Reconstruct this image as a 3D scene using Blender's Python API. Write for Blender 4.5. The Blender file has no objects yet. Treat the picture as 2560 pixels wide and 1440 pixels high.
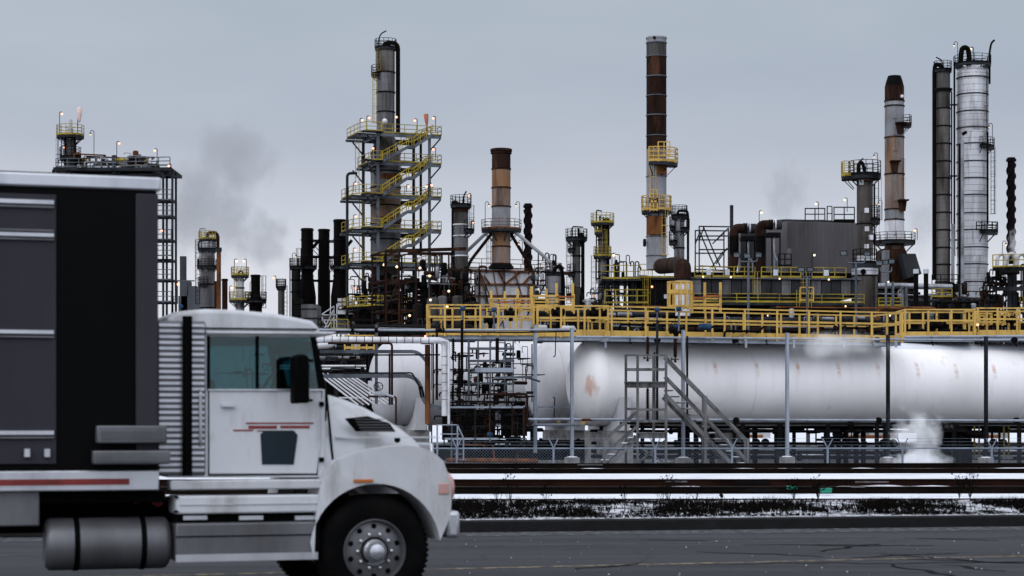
import bpy, math, random
from mathutils import Vector, Matrix, noise
R = math.radians
SC = bpy.context.scene
COL = SC.collection

# ------------------------------------------------------------------ camera, sky, sun, exposure
F, HC, HOR = 5000.0, 1.72, 1062.0           # focal length in photo pixels, eye height, horizon row
cam = bpy.data.cameras.new('camera'); camo = bpy.data.objects.new('camera', cam); COL.objects.link(camo)
cam.sensor_width = 36; cam.lens = 36 * F / 2560
camo.location = (0, 0, HC); camo.rotation_euler = (R(90), 0, 0)
cam.shift_y = (HOR - 720) / 2560
cam.clip_start = .1; cam.clip_end = 8000
SC.camera = camo
SC.cycles.volume_bounces = 3
cam.dof.use_dof = True; cam.dof.focus_distance = 100; cam.dof.aperture_fstop = 2.8
SC.view_settings.view_transform = 'Standard'; SC.view_settings.look = 'None'
SC.view_settings.exposure = 0.0; SC.view_settings.gamma = 1
SUN_EL, SUN_ROT = 38, -35
w = bpy.data.worlds.new('World'); SC.world = w; w.use_nodes = True
nt = w.node_tree; N = nt.nodes; L = nt.links; N.clear()
out = N.new('ShaderNodeOutputWorld'); bg = N.new('ShaderNodeBackground')
L.new(bg.outputs[0], out.inputs[0])
sky = N.new('ShaderNodeTexSky'); sky.sky_type = 'NISHITA'; sky.sun_disc = False
sky.sun_elevation = R(SUN_EL); sky.sun_rotation = R(SUN_ROT)
sks = N.new('ShaderNodeVectorMath'); sks.operation = 'SCALE'; sks.inputs['Scale'].default_value = .05
L.new(sky.outputs[0], sks.inputs[0])
tc = N.new('ShaderNodeTexCoord'); sep = N.new('ShaderNodeSeparateXYZ'); L.new(tc.outputs['Generated'], sep.inputs[0])
# overcast cloud deck: brighter towards the zenith as a real overcast sky is, paler at the horizon
rmp = N.new('ShaderNodeValToRGB'); L.new(sep.outputs['Z'], rmp.inputs[0])
el = rmp.color_ramp.elements
el[0].position = 0.0; el[0].color = (.80, .81, .87, 1)
el[1].position = 1.0; el[1].color = (1.2, 1.25, 1.35, 1)
for p, c in ((.05, (.76, .775, .84)), (.075, (.72, .742, .81)), (.10, (.63, .668, .745)), (.135, (.475, .518, .605)), (.17, (.44, .495, .58)), (.21, (.425, .488, .565)), (.30, (.60, .68, .78)), (.5, (1.08, 1.14, 1.25))):
    e = el.new(p); e.color = (*c, 1)
nz = N.new('ShaderNodeTexNoise'); nz.inputs['Scale'].default_value = 4; nz.inputs['Detail'].default_value = 6
mp = N.new('ShaderNodeMapping'); mp.inputs['Scale'].default_value = (1, 1, 3.2); mp.inputs['Location'].default_value = (3.1, 1, 0)
L.new(tc.outputs['Generated'], mp.inputs[0]); L.new(mp.outputs[0], nz.inputs['Vector'])
cr = N.new('ShaderNodeValToRGB'); L.new(nz.outputs[0], cr.inputs[0])
cr.color_ramp.elements[0].position = .3; cr.color_ramp.elements[0].color = (.90, .915, .935, 1)
cr.color_ramp.elements[1].position = .7; cr.color_ramp.elements[1].color = (1.09, 1.075, 1.06, 1)
mx = N.new('ShaderNodeMix'); mx.data_type = 'RGBA'; mx.blend_type = 'MULTIPLY'; mx.inputs['Factor'].default_value = 1
L.new(rmp.outputs[0], mx.inputs['A']); L.new(cr.outputs[0], mx.inputs['B'])
m2 = N.new('ShaderNodeMix'); m2.data_type = 'RGBA'; m2.inputs['Factor'].default_value = .96
L.new(sks.outputs[0], m2.inputs['A']); L.new(mx.outputs['Result'], m2.inputs['B'])
# added brightness in the unseen sky behind the camera, lifting surfaces that face it
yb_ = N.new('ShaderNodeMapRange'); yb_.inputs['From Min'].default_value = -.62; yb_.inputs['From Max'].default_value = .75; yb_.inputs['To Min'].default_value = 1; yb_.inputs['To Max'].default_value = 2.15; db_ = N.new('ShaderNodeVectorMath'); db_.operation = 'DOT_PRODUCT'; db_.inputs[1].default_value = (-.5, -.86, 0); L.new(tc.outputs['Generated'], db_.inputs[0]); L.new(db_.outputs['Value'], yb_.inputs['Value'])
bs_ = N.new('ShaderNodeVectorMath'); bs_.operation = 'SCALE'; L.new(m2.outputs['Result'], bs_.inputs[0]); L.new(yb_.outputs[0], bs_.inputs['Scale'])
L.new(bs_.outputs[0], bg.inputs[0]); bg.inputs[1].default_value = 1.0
sun = bpy.data.lights.new('sun', 'SUN'); sun.energy = .5; sun.angle = R(30); sun.color = (1, .96, .92)
suno = bpy.data.objects.new('sun', sun); COL.objects.link(suno)
suno.rotation_euler = (R(90 - SUN_EL), 0, R(-35))

# ------------------------------------------------------------------ helpers
def V(*a): return Vector(a)
def Q(px, py, D): return V((px - 1280) * D / F, D, HC + (HOR - py) * D / F)   # point at distance D seen at a photo pixel
def m_(D): return D / F                                                       # metres per photo pixel at distance D
GZ = -0.9                                                                     # plant yard level
TH = R(20); U = V(math.cos(TH), math.sin(TH), 0); W = V(-math.sin(TH), math.cos(TH), 0); Z = V(0, 0, 1)
rnd = random.Random(7)
ORG = {}
def tag(o, label=None, cat=None, group=None, kind=None):
    if label: o['label'] = label
    if cat: o['category'] = cat
    if group: o['group'] = group
    if kind: o['kind'] = kind
    return o
def thing(name, label, cat, loc, group=None, rotz=0):
    o = bpy.data.objects.new(name, None); COL.objects.link(o); o.empty_display_size = .3
    o.location = loc; o.rotation_euler = (0, 0, rotz); ORG[o.name] = Matrix.Translation(Vector(loc)) @ Matrix.Rotation(rotz, 4, 'Z')
    return tag(o, label, cat, group)
def copy_tree(o, parent=None):
    c = o.copy(); COL.objects.link(c)
    if parent: c.parent = parent
    for ch in o.children: copy_tree(ch, c)
    return c
def bend(pts, r, n=5):
    pts = [Vector(p) for p in pts]; o = [pts[0]]
    for i in range(1, len(pts) - 1):
        p = pts[i]; a = pts[i-1] - p; b = pts[i+1] - p
        rr = min(r, a.length * .49, b.length * .49); a.normalize(); b.normalize()
        for k in range(n + 1):
            t = k / n; q0 = p + a * rr; q1 = p + b * rr
            o.append((1-t)**2 * q0 + 2*t*(1-t) * p + t*t * q1)
    o.append(pts[-1]); return o
class MB:
    def __init__(s): s.v = []; s.f = []; s.mi = []; s.cur = 0
    def add(s, vs, fs):
        b = len(s.v); s.v += [tuple(x) for x in vs]; s.f += [tuple(b + i for i in f) for f in fs]; s.mi += [s.cur] * len(fs); return s
    def hexa(s, p):   # 8 points: bottom 4 ccw, top 4 ccw
        return s.add(p, [(3,2,1,0),(4,5,6,7),(0,1,5,4),(1,2,6,5),(2,3,7,6),(3,0,4,7)])
    def box(s, c, sx, sy, sz, u=None, w_=None):
        c = Vector(c); u = u or V(1,0,0); w_ = w_ or V(-u.y, u.x, 0)
        q = []
        for dz in (-.5, .5):
            for a, b in ((-.5,-.5),(.5,-.5),(.5,.5),(-.5,.5)): q.append(c + u*(a*sx) + w_*(b*sy) + Z*(dz*sz))
        return s.hexa(q)
    def pbox(s, c, sx, sy, sz): return s.box(c, sx, sy, sz, U, W)
    def beam(s, a, b, w1, h1=None):
        a = Vector(a); b = Vector(b); h1 = h1 or w1; d = b - a
        if d.length < 1e-5: return s
        d.normalize(); up = Z if abs(d.z) < .95 else V(0,1,0)
        x = d.cross(up).normalized(); y = x.cross(d).normalized(); q = []
        for p in (a, b):
            for i, j in ((-.5,-.5),(.5,-.5),(.5,.5),(-.5,.5)): q.append(p + x*(i*w1) + y*(j*h1))
        return s.hexa(q)
    def tube(s, pts, r, n=8, caps=True):
        pts = [Vector(p) for p in pts]; m = len(pts); rs = r if isinstance(r, (list, tuple)) else [r] * m
        d0 = (pts[1] - pts[0]).normalized(); up = Z if abs(d0.z) < .9 else V(1,0,0)
        x = d0.cross(up).normalized(); vs = []
        for i, p in enumerate(pts):
            if i == 0: d = pts[1] - p
            elif i == m-1: d = p - pts[i-1]
            else: d = (pts[i+1] - p).normalized() + (p - pts[i-1]).normalized()
            if d.length < 1e-6: d = pts[i+1] - p
            d.normalize(); x = (x - d * x.dot(d))
            if x.length < 1e-6: x = d.orthogonal()
            x.normalize(); y = d.cross(x)
            for k in range(n):
                a = 2*math.pi*(k + .5)/n; vs.append(p + (x*math.cos(a) + y*math.sin(a)) * rs[i])
        fs = [(i*n+k, i*n+(k+1)%n, (i+1)*n+(k+1)%n, (i+1)*n+k) for i in range(m-1) for k in range(n)]
        if caps: fs += [tuple(range(n-1,-1,-1)), tuple((m-1)*n + k for k in range(n))]
        return s.add(vs, fs)
    def lathe(s, c, prof, n=24, ax=None, caps=True):   # prof: (radius, height along axis)
        c = Vector(c); ax = (ax or Z).normalized(); x = ax.orthogonal().normalized(); y = ax.cross(x); vs = []
        for r, h in prof:
            for k in range(n):
                a = 2*math.pi*k/n; vs.append(c + ax*h + (x*math.cos(a) + y*math.sin(a))*max(r, 1e-4))
        m = len(prof)
        fs = [(i*n+k, i*n+(k+1)%n, (i+1)*n+(k+1)%n, (i+1)*n+k) for i in range(m-1) for k in range(n)]
        if caps: fs += [tuple(range(n-1,-1,-1)), tuple((m-1)*n + k for k in range(n))]
        return s.add(vs, fs)
    def sph(s, c, r, n=10): return s.lathe(c, [(r*math.sin(math.pi*i/n), -r*math.cos(math.pi*i/n)) for i in range(n+1)], n+2)
    def rail(s, pts, h=1.1, sp=1.5, r=.045, closed=False, mids=(.55,), toe=.1, pr=None):
        pts = [Vector(p) for p in pts]; pr = pr or r
        if closed: pts = pts + [pts[0]]
        seen = set()
        for a, b in zip(pts, pts[1:]):
            ln = (b - a).length; k = max(1, round(ln / sp))
            for t in (h,) + tuple(x*h for x in mids): s.beam(a + Z*t, b + Z*t, r*1.6)
            if toe: s.beam(a + Z*toe*.7, b + Z*toe*.7, r*.8, toe*1.4)
            for i in range(k+1):
                p = a.lerp(b, i/k); key = (round(p.x,2), round(p.y,2), round(p.z,2))
                if key in seen: continue
                seen.add(key); s.beam(p - Z*.06, p + Z*h, pr*1.8)
        return s
    def build(s, name, mat, parent=None, smooth=None, local=False, bevel=0, label=None):
        mats = mat if isinstance(mat, (list, tuple)) else [mat]
        vs = s.v
        if parent is not None and not local:
            root = parent
            while root.parent: root = root.parent
            mi = ORG[root.name].inverted(); vs = [mi @ Vector(v) for v in vs]
        me = bpy.data.meshes.new(name); me.from_pydata([tuple(v) for v in vs], [], s.f)
        for m in mats: me.materials.append(m)
        if len(mats) > 1: me.polygons.foreach_set('material_index', s.mi)
        me.validate()
        import bmesh as _b
        bm = _b.new(); bm.from_mesh(me); _b.ops.recalc_face_normals(bm, faces=bm.faces); bm.to_mesh(me); bm.free()
        if smooth is not None:
            me.polygons.foreach_set('use_smooth', [True]*len(me.polygons)); me.set_sharp_from_angle(angle=R(smooth))
        me.update()
        o = bpy.data.objects.new(name, me); COL.objects.link(o)
        if parent is not None: o.parent = parent
        if bevel:
            b = o.modifiers.new('bevel', 'BEVEL'); b.width = bevel; b.segments = 3; b.limit_method = 'ANGLE'; b.angle_limit = R(35)
            me.polygons.foreach_set('use_smooth', [True]*len(me.polygons)); me.set_sharp_from_angle(angle=R(50))
        if label: o['label'] = label
        return o

# ------------------------------------------------------------------ materials
def tone(c):
    l_ = .3*c[0] + .6*c[1] + .1*c[2]; f = min(1, (l_/.42)**.72); return tuple(x*f for x in c)
def M(name, base, c2=None, amt=.5, sc=1.0, st=.35, rough=.65, metal=0.0, c3=None, amt3=.3, sc3=.35, seam=None, seamw=.03, bump=.0, spec=.2, ribs=None):
    spec = spec if sum(base) > .45 else min(spec, .04)
    base = tone(base); c2 = tone(c2) if c2 else None; c3 = tone(c3) if c3 else None
    m = bpy.data.materials.new(name); m.use_nodes = True; nt = m.node_tree; n = nt.nodes; l = nt.links
    b = n['Principled BSDF']; b.inputs['Roughness'].default_value = rough; b.inputs['Metallic'].default_value = metal
    b.inputs['Specular IOR Level'].default_value = spec
    tc = n.new('ShaderNodeTexCoord')
    oi = n.new('ShaderNodeObjectInfo')
    ad = n.new('ShaderNodeVectorMath'); ad.operation = 'ADD'; l.new(tc.outputs['Object'], ad.inputs[0])
    rr = n.new('ShaderNodeMath'); rr.operation = 'MULTIPLY'; rr.inputs[1].default_value = 40; l.new(oi.outputs['Random'], rr.inputs[0]); l.new(rr.outputs[0], ad.inputs[1])
    def layer(src, colr, amt, sc, st, det=6):
        mp = n.new('ShaderNodeMapping'); mp.inputs['Scale'].default_value = (sc, sc, sc*st); l.new(ad.outputs[0], mp.inputs[0])
        nz = n.new('ShaderNodeTexNoise'); nz.inputs['Scale'].default_value = 1; nz.inputs['Detail'].default_value = det; nz.inputs['Roughness'].default_value = .65
        l.new(mp.outputs[0], nz.inputs['Vector'])
        rp = n.new('ShaderNodeValToRGB'); l.new(nz.outputs[0], rp.inputs[0])
        t = .72 - .42*amt
        rp.color_ramp.elements[0].position = max(0, t - .09); rp.color_ramp.elements[0].color = (0,0,0,1)
        rp.color_ramp.elements[1].position = min(1, t + .13); rp.color_ramp.elements[1].color = (1,1,1,1)
        mx = n.new('ShaderNodeMix'); mx.data_type = 'RGBA'
        l.new(rp.outputs[0], mx.inputs['Factor'])
        if isinstance(src, tuple): mx.inputs['A'].default_value = (*src, 1)
        else: l.new(src, mx.inputs['A'])
        mx.inputs['B'].default_value = (*colr, 1)
        return mx.outputs['Result'], nz
    src = base; nz = None
    c2_ = c2 or tuple(x*.75 for x in base)
    src, nz = layer(src, c2_, amt, sc, st)
    if c3: src, _ = layer(src, c3, amt3, sc3, st*.6, 8)
    if seam:
        sp = n.new('ShaderNodeSeparateXYZ'); l.new(tc.outputs['Object'], sp.inputs[0])
        a = n.new('ShaderNodeMath'); a.operation = 'DIVIDE'; l.new(sp.outputs['Z'], a.inputs[0]); a.inputs[1].default_value = seam
        f_ = n.new('ShaderNodeMath'); f_.operation = 'FRACT'; l.new(a.outputs[0], f_.inputs[0])
        g = n.new('ShaderNodeMath'); g.operation = 'LESS_THAN'; l.new(f_.outputs[0], g.inputs[0]); g.inputs[1].default_value = seamw
        mx = n.new('ShaderNodeMix'); mx.data_type = 'RGBA'; l.new(g.outputs[0], mx.inputs['Factor']); l.new(src, mx.inputs['A']); mx.inputs['B'].default_value = (.03,.028,.028,1)
        src = mx.outputs['Result']
    l.new(src, b.inputs['Base Color'])
    if bump:
        bp = n.new('ShaderNodeBump'); bp.inputs['Strength'].default_value = bump; bp.inputs['Distance'].default_value = .05
        l.new(nz.outputs[0], bp.inputs['Height']); l.new(bp.outputs[0], b.inputs['Normal'])
    return m
def emis(name, col, st):
    m = bpy.data.materials.new(name); m.use_nodes = True; b = m.node_tree.nodes['Principled BSDF']
    b.inputs['Base Color'].default_value = (*col, 1); b.inputs['Emission Color'].default_value = (*col, 1); b.inputs['Emission Strength'].default_value = st; return m
RUST = (.2, .08, .03); RUSTL = (.26, .11, .04); SOOT = (.012, .010, .011)
mt = dict(
 steel=M('galvanised_steel', (.16,.18,.21), (.09,.10,.12), .5, .8, .6, .5, .2),
 steel_d=M('weathered_grey_steel', (.075,.083,.095), (.03,.03,.034), .5, .6, .5, .6, .2),
 steel_l=M('pale_grey_steel', (.28,.31,.365), (.17,.185,.22), .4, .8, .3, .5, .2, c3=(.16,.10,.06), amt3=.05, sc3=1.5),
 black=M('sooty_steel', (.016,.014,.015), (.035,.022,.016), .35, .6, .4, .7),
 dark=M('dark_steel', (.028,.027,.030), (.05,.034,.024), .3, .5, .5, .6, .1),
 brown=M('brown_rusted_steel', (.085,.042,.030), (.04,.022,.017), .5, .5, .3, .8, c3=(.18,.08,.045), amt3=.25, sc3=.9),
 rust=M('orange_rust', (.26,.10,.038), (.09,.036,.02), .5, 1.2, .3, .85, c3=(.27,.12,.045), amt3=.2, sc3=1.2),
 yel=M('yellow_paint', (.50,.315,.075), (.38,.23,.055), .35, 1.5, .6, .55, c3=(.30,.13,.05), amt3=.17, sc3=2.6),
 yel_f=M('weathered_yellow_paint', (.38,.28,.025), (.22,.155,.02), .5, .7, .6, .6),
 oran=M('orange_primer', (.46,.15,.035), (.3,.09,.025), .5, 1.5, .6, .6),
 stackg=M('grey_stack_plate', (.28,.285,.31), (.19,.19,.20), .5, .35, .35, .6, .1, c3=(.24,.11,.045), amt3=.2, sc3=.9),
 stackr=M('rust_streaked_plate', (.25,.23,.225), (.17,.08,.038), .6, .55, .18, .75, c3=(.34,.15,.05), amt3=.48, sc3=.9),
 clad=M('grey_cladding', (.20,.198,.215), (.125,.115,.115), .5, .6, .12, .5, .35, c3=(.06,.04,.027), amt3=.27, sc3=1.1, seam=.9, seamw=.03),
 clad_d=M('dirty_cladding', (.15,.145,.145), (.085,.072,.062), .55, .6, .10, .6, .25, c3=(.05,.038,.03), amt3=.28, sc3=1.2, seam=1.1, seamw=.03),
 clad_b=M('silver_cladding', (.40,.405,.43), (.29,.285,.30), .5, .5, .2, .42, .5, c3=(.16,.11,.07), amt3=.2, sc3=1.1, seam=.75, seamw=.05),
 clad_k=M('stained_tan_cladding', (.20,.185,.178), (.11,.092,.078), .55, .5, .15, .55, .3, c3=(.07,.04,.025), amt3=.42, sc3=.9, seam=1.1, seamw=.03),
 white=M('old_white_paint', (.50,.50,.53), (.36,.35,.36), .45, .6, .3, .6, c3=(.13,.06,.03), amt3=.15, sc3=.8),
 furn=M('rusty_white_casing', (.42,.42,.45), (.30,.28,.28), .45, .4, .3, .7, c3=(.2,.08,.03), amt3=.26, sc3=.6),
 pipe=M('pale_pipe_cladding', (.48,.48,.50), (.36,.35,.36), .45, 1.2, 1, .5, .2, c3=(.2,.14,.1), amt3=.1),
 pipe_s=M('insulated_silver_pipe', (.30,.31,.34), (.17,.17,.18), .5, .8, .5, .4, .5),
 wood=M('weathered_grey_timber', (.175,.172,.175), (.085,.08,.082), .5, 3.0, .15, .85, bump=.3),
 conc=M('concrete', (.30,.29,.29), (.17,.165,.165), .5, 1.5, 1, .9, bump=.3),
 corr=M('grey_brown_corrugated', (.20,.185,.20), (.15,.14,.15), .5, .15, .3, .6, .1),
 panel=M('grey_wall_panel', (.085,.088,.097), (.05,.052,.058), .5, .25, .5, .7, c3=(.13,.125,.12), amt3=.15),
 blue=M('blue_paint', (.05,.12,.24), (.03,.07,.14), .5, 4, 1, .5),
 green=M('green_paint', (.02,.30,.19), (.015,.2,.13), .5, 2, 1, .5),
 sock=M('orange_windsock_cloth', (.50,.17,.10), (.35,.1,.06), .4, 2, 1, .8),
 sock_p=M('faded_pink_cloth', (.60,.45,.42), (.5,.36,.33), .4, 2, 1, .8),
 railtop=M('rail_steel', (.045,.026,.019), (.022,.014,.012), .5, .8, 1, .65, .2),
 railred=M('reddish_rail_steel', (.085,.033,.022), (.04,.02,.015), .5, .7, 1, .65, .2),
 lamp=emis('lit_sodium_lamp', (1,.34,.20), 2.3), lampw=emis('lit_warm_lamp', (1,.72,.42), 1.5), floodg=M('floodlight_glass', (.22,.26,.30), rough=.2),
 capw=M('pale_cap_paint', (.42,.46,.50), rough=.6), redb=M('dull_red_panel', (.09,.02,.014), rough=.7),
)

# ------------------------------------------------------------------ generic plant builders
def lamp(T, px, yt, yb, D, side=-1, kind='lamp', hook=True, r=None, dy=0):
    """slim lamp pole on its tower with a bent arm; a part with a bulb as sub-part"""
    k = m_(D); a = Q(px, yb, D) + V(0,dy,0); t = Q(px, yt, D) + V(0,dy,0); s_ = 6*k*side
    mb = MB(); mb.tube(bend([a, t, t + V(s_, 0, .5*k), t + V(s_, 0, -4*k)], 3*k, 3), .9*k if r is None else r, 5)
    o = mb.build('lamp_post', mt['dark'], T, smooth=60)
    MB().sph(t + V(s_, 0, -5*k), 2.9*k, 8).build('bulb', mt[kind], o, smooth=60)
def hook_lamp(T, px, yt, yb, D, side=1):
    k = m_(D); a = Q(px, yb, D); t = Q(px, yt, D); s_ = 9*k*side
    pts = [a, t - Z*5*k] + [t + V(s_*(1-math.cos(an))/2, 0, 5*k*math.sin(an) - 5*k) for an in (.6,1.2,1.8,2.4,3.0)]
    o = MB().tube(pts, .8*k, 5).build('lamp_post', mt['dark'], T, smooth=60)
    MB().lathe(pts[-1] - Z*5*k, [(3*k,0),(2.6*k,1.5*k),(1*k,4*k)], 8).build('lamp_shade', mt['dark'], o)
    MB().sph(pts[-1] - Z*6*k, 1.8*k, 6).build('bulb', mt['lampw'], o, smooth=60)
def ladder(T, px, y0, y1, D, mat, side=0, wpx=9, cage=True, dy=0.0, deep=.6):
    k = m_(D); mb = MB(); hw = wpx*k/2; a = Q(px, y1, D) + V(0,dy,0); h = (y1-y0)*k
    for s_ in (-1,1): mb.beam(a + V(s_*hw,0,0), a + V(s_*hw,0,h), 1.3*k)
    n = int(h/.6)
    for i in range(n): mb.beam(a + V(-hw,0,i*.6), a + V(hw,0,i*.6), .7*k)
    o = mb.build('ladder', mat, T)
    if cage:
        mc = MB(); n = max(2, int(h/1.6)); R_ = max(hw*1.35, .35)
        for i in range(n+1):
            z = i*h/n; pts = [a + V(R_*math.cos(t), -deep*math.sin(t), z) for t in [math.pi*j/6 for j in range(7)]]
            for p, q in zip(pts, pts[1:]): mc.beam(p, q, .8*k)
        for j in (1,3,5): t = math.pi*j/6; p = a + V(R_*math.cos(t), -deep*math.sin(t), 0); mc.beam(p, p + Z*h, .6*k)
        mc.build('cage', mat, o)
def cplat(T, c, r0, r1, D, rmat, dmat='steel_d', a0=0, a1=360, h=1.1, brackets=True, rr=None):
    """ring platform with a guard rail round a vessel; c is its deck centre"""
    k = m_(D); rr = rr or max(.026, .68*k); n = max(4, int(abs(a1-a0)/24)); full = abs(a1-a0) >= 359
    mb = MB(); an = [R(a0 + (a1-a0)*i/n) for i in range(n+1)]; vs = []
    for t in an:
        for rad in (r0, r1):
            for z in (-.28, 0): vs.append(c + V(rad*math.cos(t), rad*math.sin(t), z))
    fs = []
    for i in range(n):
        b = i*4; e = b+4
        fs += [(b+1,b+3,e+3,e+1), (b,e,e+2,b+2), (b+2,e+2,e+3,b+3), (b,b+1,e+1,e)]
    if not full: fs += [(0,2,3,1), (n*4, n*4+1, n*4+3, n*4+2)]
    o = mb.add(vs, fs).build('platform', mt[dmat], T)
    pts = [c + V(r1*math.cos(t), r1*math.sin(t), 0) for t in an]
    if not full: pts = [c + V(r0*math.cos(an[0]), r0*math.sin(an[0]), 0)] + pts + [c + V(r0*math.cos(an[-1]), r0*math.sin(an[-1]), 0)]
    MB().rail(pts, h, 2.2, rr, mids=(.35,.68), toe=.14).build('railing', mt[rmat], o)
    if brackets:
        b = MB()
        for i in range(0, n+1, 2):
            t = an[i]; d = V(math.cos(t), math.sin(t), 0); b.beam(c + d*r1*.95 - Z*.2, c + d*r0 - Z*(.2 + (r1-r0)*.9), 1.6*k)
        b.build('bracket', mt[dmat], o)
def tower(name, label, cat, px, D, secs, bands=(), plats=(), ladders=(), pipes=(), lamps=(), hooks=(), dome=0, bandmat='steel_d', group=None, bandw=1.6, base=None, nseg=28):
    """vertical vessel or stack. secs: (y top, y bottom, width, material[, bottom width]) in photo pixels at distance D"""
    k = m_(D); x0 = (px-1280)*k
    T = thing(name, label, cat, (x0, D, GZ), group)
    zz = lambda y: HC + (HOR - y)*k
    for i, s_ in enumerate(secs):
        yt, yb, wd, mm = s_[:4]; wb = s_[4] if len(s_) > 4 else wd
        prof = [(wb*k/2, zz(yb)), (wd*k/2, zz(yt))]
        if i == 0 and dome: prof += [(wd*k/2*math.cos(t), zz(yt) + dome*k*math.sin(t)) for t in (.4,.8,1.15,1.45,1.56)]
        MB().lathe(V(x0, D, 0), prof, nseg).build('shell', mt[mm], T, smooth=40)
    def wat(y):
        for s_ in secs:
            if s_[0]-.1 <= y <= s_[1]+.1: t = (y-s_[0])/(s_[1]-s_[0]); return (s_[2]*(1-t) + (s_[4] if len(s_) > 4 else s_[2])*t)*k/2
        return secs[0][2]*k/2
    for y in bands:
        r = wat(y); MB().lathe(V(x0, D, zz(y)), [(r-.01,-bandw*k),(r+1.6*k,-bandw*k),(r+1.6*k,bandw*k),(r-.01,bandw*k)], nseg, caps=False).build('band', mt[bandmat], T)
    for p in plats:
        y, rad, rm = p[:3]; a0, a1 = (p[3], p[4]) if len(p) > 4 else (0, 360)
        cplat(T, V(x0, D, zz(y)), wat(y)*.98, rad*k, D, rm, a0=a0, a1=a1)
    for la in ladders: ladder(T, la[0], la[1], la[2], D, mt[la[3]], dy=la[4] if len(la) > 4 else -wat(la[1])*.6, wpx=la[5] if len(la) > 5 else 9)
    for pts, r, mm in pipes:
        q = [Q(p[0], p[1], D + (p[2] if len(p) > 2 else 0)) for p in pts]
        MB().tube(bend(q, r*3*k, 5), r*k, 10).build('pipe', mt[mm], T, smooth=50)
    for la in lamps: lamp(T, la[0], la[1], la[2], D, *(la[3:]))
    for la in hooks: hook_lamp(T, la[0], la[1], la[2], D, *(la[3:]))
    return T
def frame(name, label, px, D, ws, levels, depth, cmat='steel_d', bmat=None, cw=4.0, braces=True, rails=(), rmat='yel_f', decks=(), ybot=None, group=None, cat='steel frame', br_seed=1, back=True, ax=None):
    """open steel frame. px: left front corner column; ws: column offsets in px; levels: beam rows"""
    k = m_(D); U_, W_ = (U, W) if ax is None else ax
    o = Q(px, HOR, D); o.z = 0; T = thing(name, label, cat, (o.x, o.y, GZ), group); rg = random.Random(br_seed)
    zz = lambda y: HC + (HOR - y)*k; zb = GZ if ybot is None else zz(ybot)
    cm = mt[cmat]; bm_ = mt[bmat or cmat]; us = [x*k/U_.x for x in ws]; zt = zz(min(levels))
    rows = (0, depth) if back else (0,)
    for b in rows:
        for a in us: MB().beam(o + U_*a + W_*b + Z*zb, o + U_*a + W_*b + Z*zt, cw*k).build('column', cm, T)
    for y in levels:
        mb = MB(); z = zz(y)
        for b in rows: mb.beam(o + U_*us[0] + W_*b + Z*z, o + U_*us[-1] + W_*b + Z*z, cw*k*.8, cw*k*1.1)
        if back:
            for a in us: mb.beam(o + U_*a + Z*z, o + U_*a + W_*depth + Z*z, cw*k*.7)
        mb.build('beam', bm_, T)
    if braces:
        lv = sorted(levels); mb = MB()
        for y0, y1 in zip(lv, lv[1:]):
            for a0, a1 in zip(us, us[1:]):
                if rg.random() < .45:
                    if rg.random() < .5: a0, a1 = a1, a0
                    for b in rows[:1 + (rg.random() < .5)]: mb.beam(o + U_*a0 + W_*b + Z*zz(y0), o + U_*a1 + W_*b + Z*zz(y1), cw*k*.55)
        if mb.v: mb.build('brace', bm_, T)
    for y in decks:
        c = o + U_*((us[0]+us[-1])/2) + W_*(depth/2) + Z*(zz(y)+.1)
        d = MB().box(c, us[-1]-us[0]+.5, depth+.5, .12, U_, W_).build('deck', mt['dark'], T)
    for y in rails:
        z = zz(y) + .12; c = [o + U_*us[0] + Z*z, o + U_*us[-1] + Z*z, o + U_*us[-1] + W_*depth + Z*z, o + U_*us[0] + W_*depth + Z*z]
        MB().rail(c, 1.1, 1.8, max(.03, .9*k), closed=True).build('railing', mt[rmat], T)
    return T
def vessel(T, a, b, r, mat, head=.5, name='vessel', seg=16):
    a = Vector(a); b = Vector(b); d = (b-a); L_ = d.length; pr = []
    for i in range(6): t = math.pi/2*i/5; pr.append((r*math.sin(t), -r*head*math.cos(t)))
    for i in range(6): t = math.pi/2*i/5; pr.append((r*math.cos(t), L_ + r*head*math.sin(t)))
    return MB().lathe(a, pr, seg, ax=d).build(name, mt[mat], T, smooth=40)
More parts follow.
